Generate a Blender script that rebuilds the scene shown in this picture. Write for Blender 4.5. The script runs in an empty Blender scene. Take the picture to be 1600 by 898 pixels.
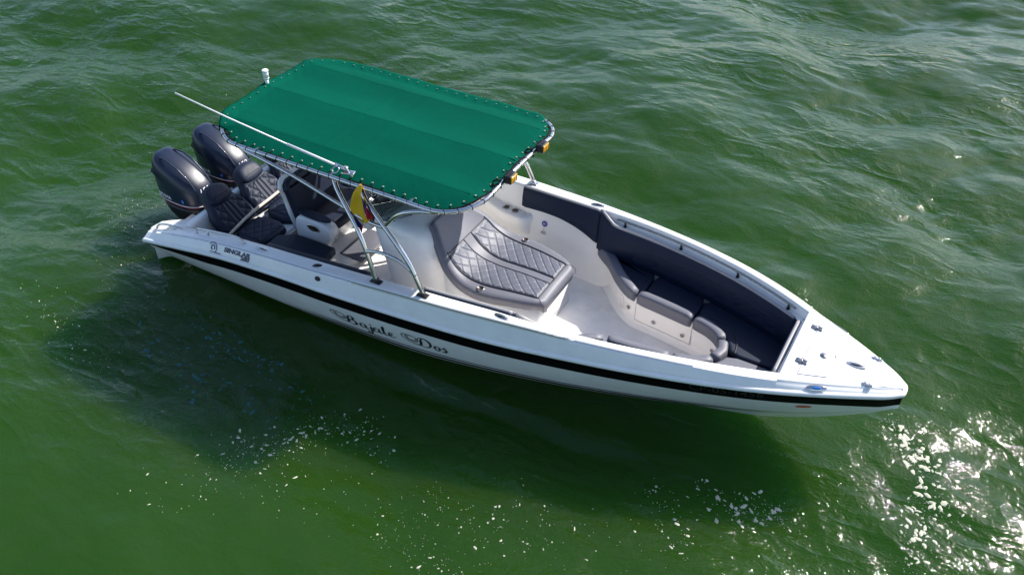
import bpy, math, random
import numpy as np
from mathutils import Vector, Matrix

sc = bpy.context.scene
COL = sc.collection
random.seed(4)
rng = np.random.default_rng(11)

# ------------------------------------------------------------------ camera, sky, sun, exposure
cam_d = bpy.data.cameras.new('camera')
cam = bpy.data.objects.new('camera', cam_d)
COL.objects.link(cam)
sc.camera = cam
CAM = Vector((8.60367601, -7.18601779, 7.26622555))
yaw, pitch = -0.515626022, 0.694124753
fwd = Vector((math.sin(yaw) * math.cos(pitch), math.cos(yaw) * math.cos(pitch), -math.sin(pitch)))
cam.location = CAM
cam.rotation_euler = fwd.to_track_quat('-Z', 'Y').to_euler()
cam_d.sensor_width = 36
cam_d.lens = 1456.57477 / 1600 * 36
cam_d.clip_end = 6000
cam_d.clip_start = 0.1

SUN = Vector((0.56, 0.98, 1.0)).normalized()
el, rot = math.asin(SUN.z), math.atan2(SUN.x, SUN.y)
world = bpy.data.worlds.new('World')
sc.world = world
world.use_nodes = True
wn = world.node_tree.nodes
sky = wn.new('ShaderNodeTexSky')
sky.sky_type = 'NISHITA'
sky.sun_disc = False
sky.sun_elevation = el
sky.sun_rotation = rot
sky.air_density = 0.85
sky.dust_density = 1.0
world.node_tree.links.new(sky.outputs[0], wn['Background'].inputs[0])
wn['Background'].inputs[1].default_value = 0.12
sun_d = bpy.data.lights.new('sun', 'SUN')
sun_d.energy = 4.3
sun_d.angle = math.radians(0.5)
sun_d.color = (1.0, 0.955, 0.88)
sun = bpy.data.objects.new('sun', sun_d)
COL.objects.link(sun)
sun.location = (6, 10, 12)
sun.rotation_euler = SUN.to_track_quat('Z', 'Y').to_euler()
sc.view_settings.view_transform = 'Standard'
sc.view_settings.look = 'None'
sc.view_settings.exposure = 0.95
sc.view_settings.gamma = 1.0
sc.view_settings.use_curve_mapping = False
sc.render.engine = 'CYCLES'
sc.cycles.use_denoising = True
sc.cycles.max_bounces = 8
sc.cycles.caustics_reflective = False
sc.cycles.caustics_refractive = False

WZ = -0.16      # mean water level

# ------------------------------------------------------------------ materials
MATS = {}
def mat(name, col, rough=0.5, metal=0.0, spec=0.5, coat=0.0, noise=0.0, nscale=20.0, bump=0.0, bscale=200.0,
        trans=0.0, ior=1.45, sheen=0.0, alpha=1.0, wear=None):
    m = bpy.data.materials.new(name)
    m.use_nodes = True
    nt = m.node_tree
    b = nt.nodes['Principled BSDF']
    b.inputs['Base Color'].default_value = (*col, 1)
    b.inputs['Roughness'].default_value = rough
    b.inputs['Metallic'].default_value = metal
    b.inputs['Specular IOR Level'].default_value = spec
    b.inputs['Coat Weight'].default_value = coat
    b.inputs['Coat Roughness'].default_value = 0.08
    b.inputs['Transmission Weight'].default_value = trans
    b.inputs['IOR'].default_value = ior
    b.inputs['Sheen Weight'].default_value = sheen
    b.inputs['Alpha'].default_value = alpha
    tc = nt.nodes.new('ShaderNodeTexCoord')
    if noise > 0:
        n = nt.nodes.new('ShaderNodeTexNoise')
        n.inputs['Scale'].default_value = nscale
        n.inputs['Detail'].default_value = 5
        n.inputs['Roughness'].default_value = 0.65
        nt.links.new(tc.outputs['Object'], n.inputs['Vector'])
        r = nt.nodes.new('ShaderNodeMapRange')
        r.inputs[1].default_value = 0.3
        r.inputs[2].default_value = 0.7
        r.inputs[3].default_value = 1 - noise
        r.inputs[4].default_value = 1 + noise * 0.4
        nt.links.new(n.outputs[0], r.inputs[0])
        mx = nt.nodes.new('ShaderNodeMix')
        mx.data_type = 'RGBA'
        mx.blend_type = 'MULTIPLY'
        mx.inputs[0].default_value = 1
        mx.inputs[6].default_value = (*col, 1)
        nt.links.new(r.outputs[0], mx.inputs[7])
        nt.links.new(mx.outputs[2], b.inputs['Base Color'])
        r2 = nt.nodes.new('ShaderNodeMapRange')
        r2.inputs[3].default_value = max(0, rough - noise * 0.5)
        r2.inputs[4].default_value = min(1, rough + noise * 0.5)
        nt.links.new(n.outputs[0], r2.inputs[0])
        nt.links.new(r2.outputs[0], b.inputs['Roughness'])
    if bump > 0:
        n2 = nt.nodes.new('ShaderNodeTexNoise')
        n2.inputs['Scale'].default_value = bscale
        n2.inputs['Detail'].default_value = 3
        nt.links.new(tc.outputs['Object'], n2.inputs['Vector'])
        bp = nt.nodes.new('ShaderNodeBump')
        bp.inputs['Strength'].default_value = bump
        bp.inputs['Distance'].default_value = 0.01
        nt.links.new(n2.outputs[0], bp.inputs['Height'])
        nt.links.new(bp.outputs[0], b.inputs['Normal'])
    MATS[name] = m
    return m

GEL = mat('white_gelcoat', (0.78, 0.78, 0.775), 0.25, spec=0.5, coat=0.25, noise=0.08, nscale=3.5)
LINER = mat('liner_gelcoat', (0.93, 0.885, 0.84), 0.38, noise=0.05, nscale=3)
SOLE = mat('nonskid_sole', (0.90, 0.86, 0.82), 0.6, noise=0.12, nscale=5, bump=0.25, bscale=500)
BLACK = mat('black_hull_stripe', (0.003, 0.0035, 0.004), 0.5, spec=0.06)
INK = mat('black_vinyl_lettering', (0.012, 0.012, 0.018), 0.35)
BLUEINK = mat('navy_badge', (0.03, 0.045, 0.10), 0.3)
GREYINK = mat('dark_grey_lettering', (0.022, 0.021, 0.020), 0.4)
VINYL = mat('slate_vinyl', (0.135, 0.138, 0.168), 0.50, spec=0.5, noise=0.08, nscale=7, bump=0.10, bscale=380)
QUILT = mat('quilted_vinyl', (0.100, 0.107, 0.140), 0.50, spec=0.6, noise=0.12, nscale=9, bump=0.16, bscale=220)
SHADEV = mat('shaded_slate_vinyl', (0.011, 0.018, 0.042), 0.52, spec=0.22, noise=0.08, nscale=7, bump=0.10, bscale=380)  # seat vinyl darkened so its colour carries the shade on the backrests
SHADENAVY = mat('shaded_navy_vinyl', (0.012, 0.018, 0.038), 0.52, spec=0.32, noise=0.12, nscale=7, bump=0.10, bscale=380)  # navy vinyl, with the shade over these seats put into its colour
EDGE = mat('sunlit_edge_vinyl', (0.30, 0.29, 0.30), 0.5, spec=0.5, noise=0.05, nscale=9)  # backrest vinyl lightened: sun on the top edges painted in
PIPE = mat('dark_piping', (0.015, 0.018, 0.025), 0.5)
STEEL = mat('polished_stainless', (0.60, 0.59, 0.59), 0.13, metal=1.0, noise=0.1, nscale=12)
DSTEEL = mat('brushed_steel', (0.30, 0.30, 0.31), 0.28, metal=1.0, noise=0.15, nscale=30)
RUBBER = mat('black_rubber', (0.012, 0.012, 0.014), 0.55)
COWL = mat('charcoal_cowling', (0.008, 0.014, 0.034), 0.36, spec=0.5, coat=0.15, noise=0.02, nscale=3)
DARKP = mat('matte_black_plastic', (0.01, 0.01, 0.012), 0.5)
WHITEP = mat('white_plastic', (0.8, 0.8, 0.8), 0.3)
RED = mat('red_stripe', (0.45, 0.03, 0.03), 0.35)
BLUE = mat('blue_sticker', (0.03, 0.16, 0.5), 0.35)
AMBER = mat('amber_lens', (0.85, 0.40, 0.01), 0.15, coat=0.6)
ORANGE = mat('orange_marker', (0.42, 0.07, 0.02), 0.4)
CORD = mat('black_lacing_cord', (0.006, 0.006, 0.007), 0.8, spec=0.15)
BRASS = mat('pale_eyelet', (0.36, 0.44, 0.32), 0.5, metal=0.3)
CUPIN = mat('bronze_cup_well', (0.10, 0.065, 0.045), 0.25, metal=0.6)
FYEL = mat('flag_yellow', (0.72, 0.42, 0.015), 0.75, noise=0.06, nscale=8)
FBLU = mat('flag_blue', (0.012, 0.025, 0.15), 0.75)
FRED = mat('flag_red', (0.42, 0.012, 0.025), 0.75)
GLASS = mat('tinted_acrylic', (0.55, 0.72, 0.74), 0.03, trans=0.9, ior=1.15, alpha=0.55)
STICK = mat('sticker_blue', (0.04, 0.05, 0.32), 0.4)
TEXTG = mat('sticker_grey', (0.22, 0.23, 0.30), 0.5)

# woven green canopy fabric
CANV = mat('green_mesh_canvas', (0.0003, 0.066, 0.042), 0.9, spec=0.03, sheen=0.0)
def _canvas():
    nt = CANV.node_tree
    b = nt.nodes['Principled BSDF']
    tc = [n for n in nt.nodes if n.type == 'TEX_COORD'][0]
    wv = nt.nodes.new('ShaderNodeTexNoise')
    wv.inputs['Scale'].default_value = 90
    wv.inputs['Detail'].default_value = 6
    n2 = nt.nodes.new('ShaderNodeTexNoise')
    n2.inputs['Scale'].default_value = 1.3
    n2.inputs['Detail'].default_value = 4
    mp = nt.nodes.new('ShaderNodeMapping')
    mp.inputs['Scale'].default_value = (0.35, 1.6, 1)
    nt.links.new(tc.outputs['Object'], mp.inputs[0])
    nt.links.new(mp.outputs[0], n2.inputs['Vector'])
    nt.links.new(tc.outputs['Object'], wv.inputs['Vector'])
    ad = nt.nodes.new('ShaderNodeMath'); ad.operation = 'ADD'
    nt.links.new(wv.outputs[0], ad.inputs[0])
    nt.links.new(n2.outputs[0], ad.inputs[1])
    r = nt.nodes.new('ShaderNodeMapRange')
    r.inputs[1].default_value = 0.7; r.inputs[2].default_value = 1.3
    r.inputs[3].default_value = 0.78; r.inputs[4].default_value = 1.15
    nt.links.new(ad.outputs[0], r.inputs[0])
    mx = nt.nodes.new('ShaderNodeMix'); mx.data_type = 'RGBA'; mx.blend_type = 'MULTIPLY'
    mx.inputs[0].default_value = 1
    mx.inputs[6].default_value = (0.0003, 0.066, 0.042, 1)
    nt.links.new(r.outputs[0], mx.inputs[7])
    nt.links.new(mx.outputs[2], b.inputs['Base Color'])
    bp = nt.nodes.new('ShaderNodeBump'); bp.inputs['Strength'].default_value = 0.5; bp.inputs['Distance'].default_value = 0.004
    nt.links.new(wv.outputs[0], bp.inputs['Height'])
    nt.links.new(bp.outputs[0], b.inputs['Normal'])
_canvas()

# ------------------------------------------------------------------ mesh helpers
def mesh(name, V, F, m, parent=None, smooth=True, kind=None, label=None, idx=None):
    me = bpy.data.meshes.new(name)
    me.from_pydata([tuple(map(float, v)) for v in V], [], [tuple(f) for f in F])
    ms = m if isinstance(m, (list, tuple)) else [m]
    for q in ms:
        me.materials.append(q)
    if idx is not None:
        me.polygons.foreach_set('material_index', idx)
    if smooth:
        me.polygons.foreach_set('use_smooth', [True] * len(me.polygons))
    me.update()
    o = bpy.data.objects.new(name, me)
    COL.objects.link(o)
    if parent is not None:
        o.parent = parent
    if kind:
        o['kind'] = kind
    if label:
        o['label'] = label
    return o

class MB:
    """collects pieces of ONE part"""
    def __init__(s): s.V = []; s.F = []
    def add(s, V, F):
        n = len(s.V)
        s.V += [tuple(v) for v in V]
        s.F += [tuple(i + n for i in f) for f in F]
        return s
    def build(s, name, m, parent=None, **k): return mesh(name, s.V, s.F, m, parent, **k)

def grid(P, closed=False):
    """P: array rows x cols x 3"""
    P = np.asarray(P, float)
    n, k = P.shape[:2]
    F = []
    for i in range(n - 1):
        for j in range(k if closed else k - 1):
            j2 = (j + 1) % k
            F.append((i * k + j, i * k + j2, (i + 1) * k + j2, (i + 1) * k + j))
    return P.reshape(-1, 3), F

def loft(rings, cap=True):
    V, F = grid(rings, True)
    k = len(rings[0]); n = len(rings)
    if cap:
        F.append(tuple(reversed(range(k))))
        F.append(tuple((n - 1) * k + j for j in range(k)))
    return V, F

def crom(pts, n=8):
    """Catmull-Rom resample"""
    p = [np.array(q, float) for q in pts]
    p = [2 * p[0] - p[1]] + p + [2 * p[-1] - p[-2]]
    out = []
    for i in range(1, len(p) - 2):
        a, b, c, d = p[i - 1:i + 3]
        for t in np.linspace(0, 1, n, endpoint=False):
            out.append(0.5 * (2 * b + (c - a) * t + (2 * a - 5 * b + 4 * c - d) * t * t + (3 * b - a - 3 * c + d) * t ** 3))
    out.append(p[-2])
    return out

def tube(path, r, seg=8, n=0, closed=False):
    p = crom(path, n) if n else [np.array(q, float) for q in path]
    rings = []
    up = np.array([0.0, 0.0, 1.0])
    T0 = p[1] - p[0]
    a = np.cross(T0, up)
    if np.linalg.norm(a) < 1e-6:
        a = np.cross(T0, [1.0, 0, 0])
    a /= np.linalg.norm(a)
    N = len(p)
    for i in range(N):
        if closed:
            T = p[(i + 1) % N] - p[i - 1]
        else:
            T = p[min(i + 1, N - 1)] - p[max(i - 1, 0)]
        T = T / (np.linalg.norm(T) + 1e-12)
        a = a - T * (a @ T)
        a /= np.linalg.norm(a)
        b = np.cross(T, a)
        rr = r if np.isscalar(r) else r[min(int(i * len(r) / N), len(r) - 1)]
        rings.append([p[i] + rr * (math.cos(t) * a + math.sin(t) * b) for t in np.linspace(0, 2 * math.pi, seg, endpoint=False)])
    if closed:
        V, F = grid(rings, True)
        k = seg
        for j in range(k):
            F.append(((N - 1) * k + j, (N - 1) * k + (j + 1) % k, (j + 1) % k, j))
        return V, F
    return loft(rings)

def box(c, s, R=None, bev=0.0):
    """rounded box: superellipse in plan, bevelled top and bottom"""
    sx, sy, sz = (v / 2 for v in s)
    bev = min(bev, sx, sy, sz)
    prof = [(bev, -sz), (0, -sz + bev), (0, sz - bev), (bev, sz)] if bev > 0 else [(0, -sz), (0, sz)]
    if bev > 0:
        prof = [(bev, -sz), (bev * .3, -sz + bev * .3), (0, -sz + bev), (0, sz - bev), (bev * .3, sz - bev * .3), (bev, sz)]
    rings = []
    for ins, z in prof:
        ring = []
        cr = max(bev, 1e-4)
        for (qx, qy, a0) in ((1, 1, 0), (-1, 1, 90), (-1, -1, 180), (1, -1, 270)):
            for a in ((0, 30, 60, 90) if bev > 0 else (45,)):
                t = math.radians(a0 + a)
                k = (cr - ins) if bev > 0 else 0
                ring.append((qx * (sx - cr if bev > 0 else sx) + k * math.cos(t) if bev > 0 else qx * sx,
                             qy * (sy - cr if bev > 0 else sy) + k * math.sin(t) if bev > 0 else qy * sy, z))
        rings.append(ring)
    V, F = loft(rings)
    V = np.array(V)
    if R is not None:
        V = V @ np.array(R).T
    return V + np.array(c, float), F

def rotz(d):
    a = math.radians(d); return np.array([[math.cos(a), -math.sin(a), 0], [math.sin(a), math.cos(a), 0], [0, 0, 1]])
def roty(d):
    a = math.radians(d); return np.array([[math.cos(a), 0, math.sin(a)], [0, 1, 0], [-math.sin(a), 0, math.cos(a)]])
def rotx(d):
    a = math.radians(d); return np.array([[1, 0, 0], [0, math.cos(a), -math.sin(a)], [0, math.sin(a), math.cos(a)]])

def disc(c, r, h, R=None, seg=16, ry=None, inner=0.0):
    """short cylinder with soft edge, optional elliptical plan, optional hole (ring)"""
    ry = ry or r
    def ring(k, z): return [(k * r * math.cos(t), k * ry * math.sin(t), z) for t in np.linspace(0, 2 * math.pi, seg, endpoint=False)]
    if inner > 0:
        rings = [ring(inner, 0), ring(1, 0), ring(1, h * .7), ring(.93, h), ring(inner * 1.07, h), ring(inner, h * .7), ring(inner, 0)]
        V, F = grid(rings, True)
    else:
        V, F = loft([ring(1, 0), ring(1, h * .7), ring(.88, h)])
    V = np.array(V)
    if R is not None: V = V @ np.array(R).T
    return V + np.array(c, float), F

def curve1(xs, ys):
    """smooth interpolation through a table (monotone-ish cubic Hermite)"""
    xs = np.array(xs, float); ys = np.array(ys, float)
    h = np.diff(xs); d = np.diff(ys) / h
    m = np.zeros_like(ys)
    m[0], m[-1] = d[0], d[-1]
    for i in range(1, len(xs) - 1):
        m[i] = (d[i - 1] * h[i] + d[i] * h[i - 1]) / (h[i] + h[i - 1])
    def f(x):
        i = int(np.clip(np.searchsorted(xs, x) - 1, 0, len(h) - 1))
        t = (x - xs[i]) / h[i]
        t = min(max(t, 0), 1)
        return ((2 * t**3 - 3 * t**2 + 1) * ys[i] + (t**3 - 2 * t**2 + t) * h[i] * m[i]
                + (-2 * t**3 + 3 * t**2) * ys[i + 1] + (t**3 - t**2) * h[i] * m[i + 1])
    return f

def smooth_closed(pts, it=2):
    p = [np.array(q, float) for q in pts]
    for _ in range(it):
        q = []
        for i in range(len(p)):
            a, b = p[i], p[(i + 1) % len(p)]
            q += [a * .75 + b * .25, a * .25 + b * .75]
        p = q
    return p

def inset(poly, d):
    n = len(poly); out = []
    A = 0.5 * sum(poly[i][0] * poly[(i + 1) % n][1] - poly[(i + 1) % n][0] * poly[i][1] for i in range(n))
    s = 1 if A > 0 else -1
    for i in range(n):
        a, b, c = poly[i - 1], poly[i], poly[(i + 1) % n]
        e1 = np.array(b[:2]) - np.array(a[:2]); e2 = np.array(c[:2]) - np.array(b[:2])
        e1 = e1 / (np.linalg.norm(e1) + 1e-9); e2 = e2 / (np.linalg.norm(e2) + 1e-9)
        nn = np.array([-(e1[1] + e2[1]), e1[0] + e2[0]]) * s
        L = np.linalg.norm(nn)
        nn = nn / (L + 1e-9)
        k = d / max(0.5, math.sqrt(max(0.0, (1 + e1 @ e2) / 2)))
        out.append(np.array(b[:2]) + nn * k)
    return out

def cushion(poly, zt, thick, r=0.035, round_it=2, puff=0.0):
    """padded slab with a plan outline"""
    p = smooth_closed(poly, round_it) if round_it else [np.array(q, float) for q in poly]
    zf = zt if callable(zt) else (lambda x, y: zt)
    rings = []
    for ins, dz in ((0.01, -thick), (0.0, -thick + 0.01), (0.0, -r), (0.12 * r, -0.5 * r), (0.4 * r, -0.14 * r), (r, 0.0), (r * 1.25, 0.0)):
        q = inset(p, ins) if ins else p
        rings.append([(v[0], v[1], zf(v[0], v[1]) + dz) for v in q])
    return loft(rings)

# ------------------------------------------------------------------ hull lines (boat frame: x forward, y to port, z up)
yc = curve1([-.05, .5, 1, 1.5, 2.5, 3.5, 4, 4.5, 5, 5.5, 6, 6.5, 7, 7.5, 8, 8.25, 8.5, 8.68, 8.76],
            [1.22, 1.29, 1.31, 1.32, 1.33, 1.316, 1.285, 1.245, 1.193, 1.132, 1.06, .966, .845, .68, .46, .338, .208, .105, .04])
zc = curve1([-.05, .48, .96, 1.48, 1.92, 2.58, 3.06, 3.51, 4, 4.5, 5, 5.5, 6, 6.5, 7, 7.5, 8, 8.5, 8.76],
            [.33, .52, .64, .74, .80, .87, .92, .96, .99, 1.012, 1.035, 1.05, 1.058, 1.062, 1.055, 1.03, .99, .955, .93])
yr = curve1([-.05, .5, 1.5, 2.5, 3.5, 4, 4.5, 5, 5.5, 6, 6.5, 7, 7.5, 8, 8.25, 8.5, 8.7, 8.82],
            [1.33, 1.375, 1.395, 1.40, 1.385, 1.355, 1.315, 1.262, 1.20, 1.127, 1.032, .91, .745, .53, .405, .270, .145, .035])
zr = curve1([-.05, .71, 1.32, 1.87, 2.38, 2.87, 3.33, 4, 5, 6, 7, 7.75, 8.43, 8.82],
            [.25, .44, .555, .62, .66, .685, .712, .735, .77, .845, .895, .895, .88, .86])
ych = curve1([0, 1, 3, 4, 5, 6, 7, 7.7, 8.2, 8.55, 8.82], [1.12, 1.15, 1.15, 1.12, 1.01, .84, .58, .36, .20, .11, .03])
zch = curve1([0, 1, 3, 4, 5, 6, 7, 7.7, 8.2, 8.55, 8.82], [-.07, -.045, -.02, .025, .10, .19, .27, .33, .43, .56, .67])
zk = curve1([0, 4, 6, 7, 7.6, 8, 8.3, 8.6, 8.82], [-.50, -.50, -.45, -.32, -.12, .08, .26, .47, .655])

boat = bpy.data.objects.new('motorboat', None)
COL.objects.link(boat)
boat['label'] = 'white open motorboat with black side stripe and green canopy floating on green water'
boat['category'] = 'boat'

XS = np.concatenate([np.linspace(0.0, 8.2, 83), np.linspace(8.25, 8.79, 16)])
def side_pt(x, t, s=-1):
    """t=0 under the rub rail, t=1 at the chine; slightly hollow flare"""
    y0, z0, y1, z1 = yr(x) - .012, zr(x) - .012, ych(x), zch(x)
    bow = min(max((x - 5.5) / 3, 0), 1)
    tt = max(t, 0.0) ** (1.45 - .15 * bow)
    return np.array([x - 0.0, s * (y0 + (y1 - y0) * tt), z0 + (z1 - z0) * t])
def side_nrm(x, t, s=-1):
    e = 1e-3
    a = side_pt(x + e, t, s) - side_pt(x - e, t, s); b = side_pt(x, t + e, s) - side_pt(x, t - e, s)
    n = np.cross(a, b)
    n /= np.linalg.norm(n)
    if n[1] * s < 0: n = -n
    return n
def t_stripe(x):
    H = zr(x) - zch(x)
    w = 0.195 * min(1, 0.25 + max(x, 0) / 1.4)
    if x > 8.2: w = min(w, H * .7)
    return w / H
def cut(x):            # the raked stern: upper sides reach further aft than the chine
    return 0.0
NT = 8
hullM = MB(); strS = []
for s in (-1, 1):
    P = []
    for x in XS:
        xx = x
        ts = t_stripe(x)
        row = []
        for t in np.linspace(ts, 1, NT):
            q = side_pt(x, t, s)
            if x < 0.6: q[0] += (0.6 - x) / 0.6 * 0.28 * t      # raked stern
            row.append(q)
        row.append([row[-1][0], s * max(ych(x) - .05, 0.004), zch(x) - .012])
        for k in np.linspace(0.2, 1, 4):
            y = max(ych(x) - .05, 0.004) * (1 - k); z = (zch(x) - .012) * (1 - k) + zk(x) * k
            row.append([row[NT][0], s * y, z])
        P.append(row)
    V, F = grid(P); hullM.add(V, F if s < 0 else [tuple(reversed(f)) for f in F])
    Q = []
    for x in XS:
        ts = t_stripe(x); row = []
        for t in np.linspace(0, ts, 3):
            q = side_pt(x, t, s)
            if x < 0.6: q[0] += (0.6 - x) / 0.6 * 0.28 * t
            row.append(q + side_nrm(x, t, s) * 0.0)
        Q.append(row)
    V, F = grid(Q); strS.append((V, F if s < 0 else [tuple(reversed(f)) for f in F]))
# transom
T = [hullM.V[j] for j in range(NT + 5)]
n0 = len(hullM.V)
tr = []
for j in range(NT + 5):
    a = hullM.V[j]
    tr.append(a)
port = [(a[0], -a[1], a[2]) for a in tr]
ringT = tr + list(reversed(port[:-1]))
hullM.add(ringT, [tuple(range(len(ringT)))])
hull = hullM.build('hull', GEL, boat)
for V, F in strS: mesh('hull_stripe', V, F, BLACK, boat, smooth=False)

# thin pinstripes above the chine
def pin(t0, w, x0, x1):
    m = MB()
    P = []
    for x in np.linspace(x0, x1, 60):
        H = zr(x) - zch(x)
        fade = min(1, (x - x0) / .8, (x1 - x) / 1.2)
        a = t0 - w / H * max(fade, .05)
        P.append([side_pt(x, a) + side_nrm(x, a) * .004, side_pt(x, t0) + side_nrm(x, t0) * .004])
    V, F = grid(P); m.add(V, F); return m
pin(.95, .040, 2.1, 7.9).build('pinstripe', BLACK, boat)
pin(.845, .020, 2.1, 7.6).build('pinstripe', BLACK, boat)

# nose caps that close the stem
a0 = [side_pt(8.79, t, -1) for t in (0, t_stripe(8.79))]
rows = []
for t in np.linspace(0, t_stripe(8.79), 3):
    q = side_pt(8.79, t, -1); rows.append([(8.79 + .016 * math.cos(a_) , abs(q[1]) * math.sin(a_), q[2]) for a_ in np.linspace(-1.57, 1.57, 9)])
V, F = grid(rows); mesh('stem_stripe', V, F, BLACK, boat)
rows = []
for t in np.linspace(t_stripe(8.79), 1, 5):
    q = side_pt(8.79, t, -1); rows.append([(8.79 + .016 * math.cos(a_) * (1 - .5 * t), abs(q[1]) * math.sin(a_), q[2]) for a_ in np.linspace(-1.57, 1.57, 9)])
V, F = grid(rows); mesh('stem_cap', V, F, GEL, boat)
# rub rail: one white lip swept from the starboard quarter round the stem to the port quarter
path = [(x, -yr(x), zr(x)) for x in XS[:-1]] + [(8.79 + .012 * math.cos(a_), yr(8.79) * math.sin(a_) / math.sin(1.4), zr(8.79)) for a_ in np.linspace(-1.4, 1.4, 9)] + [(x, yr(x), zr(x)) for x in XS[:-1][::-1]]
P = []; Q = []
for i in range(len(path)):
    A_, B_ = path[max(i - 1, 0)], path[min(i + 1, len(path) - 1)]
    tx_, ty_ = B_[0] - A_[0], B_[1] - A_[1]; L_ = math.hypot(tx_, ty_); nx_, ny_ = ty_ / L_, -tx_ / L_
    x, y, z = path[i]
    P.append([(x + nx_ * a, y + ny_ * a, z + b) for a, b in ((-.012, -.020), (.012, -.018), (.022, -.006), (.024, .012), (.018, .028), (.0, .038), (-.024, .038))])
    Q.append([(x + nx_ * a, y + ny_ * a, z + b) for a, b in ((.020, -.012), (.0265, -.008), (.0265, -.001), (.022, .003))])
V, F = grid(P)
rail_o = mesh('rub_rail', V, F, GEL, boat)

# ------------------------------------------------------------------ gunwales and inner liner
XF = 7.725        # front of the open well
def yi(x):
    w = curve1([0, 3.5, 5, 5.4, 7.7], [.17, .15, .12, .095, .095])(x)
    return yc(x) - w
FL = 0.10        # sole height
def wall(x, k, s):          # inner liner, k 0 top .. 1 sole
    y = yi(x); z = zc(x)
    yb = yi(x) * .80 if x > 1 else yi(x) * .8
    pts = [(0, 0), (.10, .12), (.25, .40), (.42, .72), (.62, .90), (.8, .97), (1, 1)]
    if x > 5.0: pass
    zb = FL if x < 5.3 else FL + .36 * min(1, (x - 5.3) / .4)
    if x > 5.3: yb = y - (y - yb) * (1 - .3 * min(1, (x - 5.3) / .5))
    return np.array([x, s * (y + (yb - y) * k ** 1.6), z + (zb - z) * k])
gm = MB(); lm = MB()
xs = np.concatenate([[0.0, .1, .2, .3, .4, .5, .6], np.linspace(.7, XF, 95)])
for s in (-1, 1):
    P = []
    for x in xs:
        y0, z0, y1, z1, y2 = yr(x), zr(x) + .028, yc(x), zc(x), yi(x)
        row = [(x, s * (y0 - .004), z0)]
        for t in (.03, .2, .5, .8, .965):                       # slightly crowned outboard slope
            row.append((x, s * (y0 + (y1 - y0) * t + .002 * math.sin(math.pi * t)), z0 + (z1 - z0) * t + .001 * math.sin(math.pi * t)))
        row += [(x, s * (y1 + .006), z1 - .016), (x, s * y1, z1 - .004), (x, s * (y1 - .016), z1),
                (x, s * (y2 + .016), z1 + .001), (x, s * (y2 + .002), z1 - .004), (x, s * (y2 - .001), z1 - .02), (x, s * (y2 - .003), z1 - .05)]
        P.append(row)
    V, F = grid(P); gm.add(V, F if s > 0 else [tuple(reversed(f)) for f in F])
    Q = []
    for x in xs[6:]:
        Q.append([wall(x, k, s) + np.array([0, -s * .004, 0]) for k in np.linspace(0.03, 1, 12)])
    V, F = grid(Q); lm.add(V, F if s > 0 else [tuple(reversed(f)) for f in F])
gm.build('gunwale', GEL, boat)
lm.build('liner_wall', LINER, boat)
# sole
halfc = curve1([5.16, 5.30, 5.45, 5.62, 5.86, 6.2, 6.55, 6.78, 6.93, 7.0], [1.0, .87, .73, .55, .385, .34, .30, .25, .16, .0])
P = []
for x in np.linspace(.6, 7.04, 60):
    h = yi(x) * .80 + .004
    if x > 5.3: h = min(h, halfc(x) + .12)
    P.append([(x, v * h, FL) for v in np.linspace(-1, 1, 9)])
V, F = grid(P)
mesh('cockpit_sole', V, F, SOLE, boat)

# ------------------------------------------------------------------ stern wings, engine well, transom bulkhead
for s in (-1, 1):
    poly = [(0.0, s * 1.215), (-.06, s * 1.15), (-.03, s * .98), (.12, s * .93), (.62, s * .86), (.62, s * 1.13), (.3, s * 1.13), (.1, s * 1.15)]
    p = [np.array(q) for q in poly]
    top = []
    rings = []
    for ins, dz in ((0, -.45), (0, -.03), (.008, -.008), (.03, 0)):
        q = inset(p, ins) if ins else p
        rings.append([(v[0], v[1], .34 + .36 * max(0, min(v[0], .62)) * .9 + dz) for v in q])
    V, F = loft(rings)
    mesh('stern_wing', V, F, GEL, boat)
m = MB()
m.add(*box((.30, 0, .02), (.62, 1.9, .10), bev=.02))
m.build('engine_well', GEL, boat)
m = MB()
m.add(*box((.60, 0, .30), (.12, 2.2, .56), bev=.03))
m.build('stern_bulkhead', GEL, boat)

# ------------------------------------------------------------------ foredeck
xd = np.concatenate([np.linspace(XF, 8.5, 24), np.linspace(8.53, 8.788, 14)])
P = []
for x in xd:
    row = []
    y0, z0, y1, z1 = max(yr(x) - .004, .004), zr(x) + .028, max(yc(min(x, 8.74)) - max(0, x - 8.74) * .6, .02), zc(min(x, 8.76))
    if x > 8.70: z1 = z1 - (x - 8.70) ** 2 * 2.2; z0 = min(z0, z1 - .005)
    half = [(y0, z0), (y0 + (y1 - y0) * .3, z0 + (z1 - z0) * .32), (y0 + (y1 - y0) * .6, z0 + (z1 - z0) * .64), (y1 + .009, z1 - .022), (y1 + .004, z1 - .010), (y1 - .006 if y1 > .03 else y1 * .8, z1 - .001), (y1 - .016 if y1 > .03 else y1 * .7, z1 + .0005)]
    for f in (.9, .8, .7, .6, .5, .4, .3, .2, .1):
        half.append((y1 * f, z1 + .018 * (1 - f * f) * min(1, (8.8 - x) / .3)))
    row = [(x, -a, b) for a, b in half] + [(x, 0, z1 + .018 * min(1, (8.8 - x) / .3))] + [(x, a, b) for a, b in reversed(half)]
    P.append(row)
V, F = grid(P)
F = [tuple(reversed(f)) for f in F]
F.append(tuple((len(xd) - 1) * len(P[0]) + j for j in range(len(P[0]))))
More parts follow.
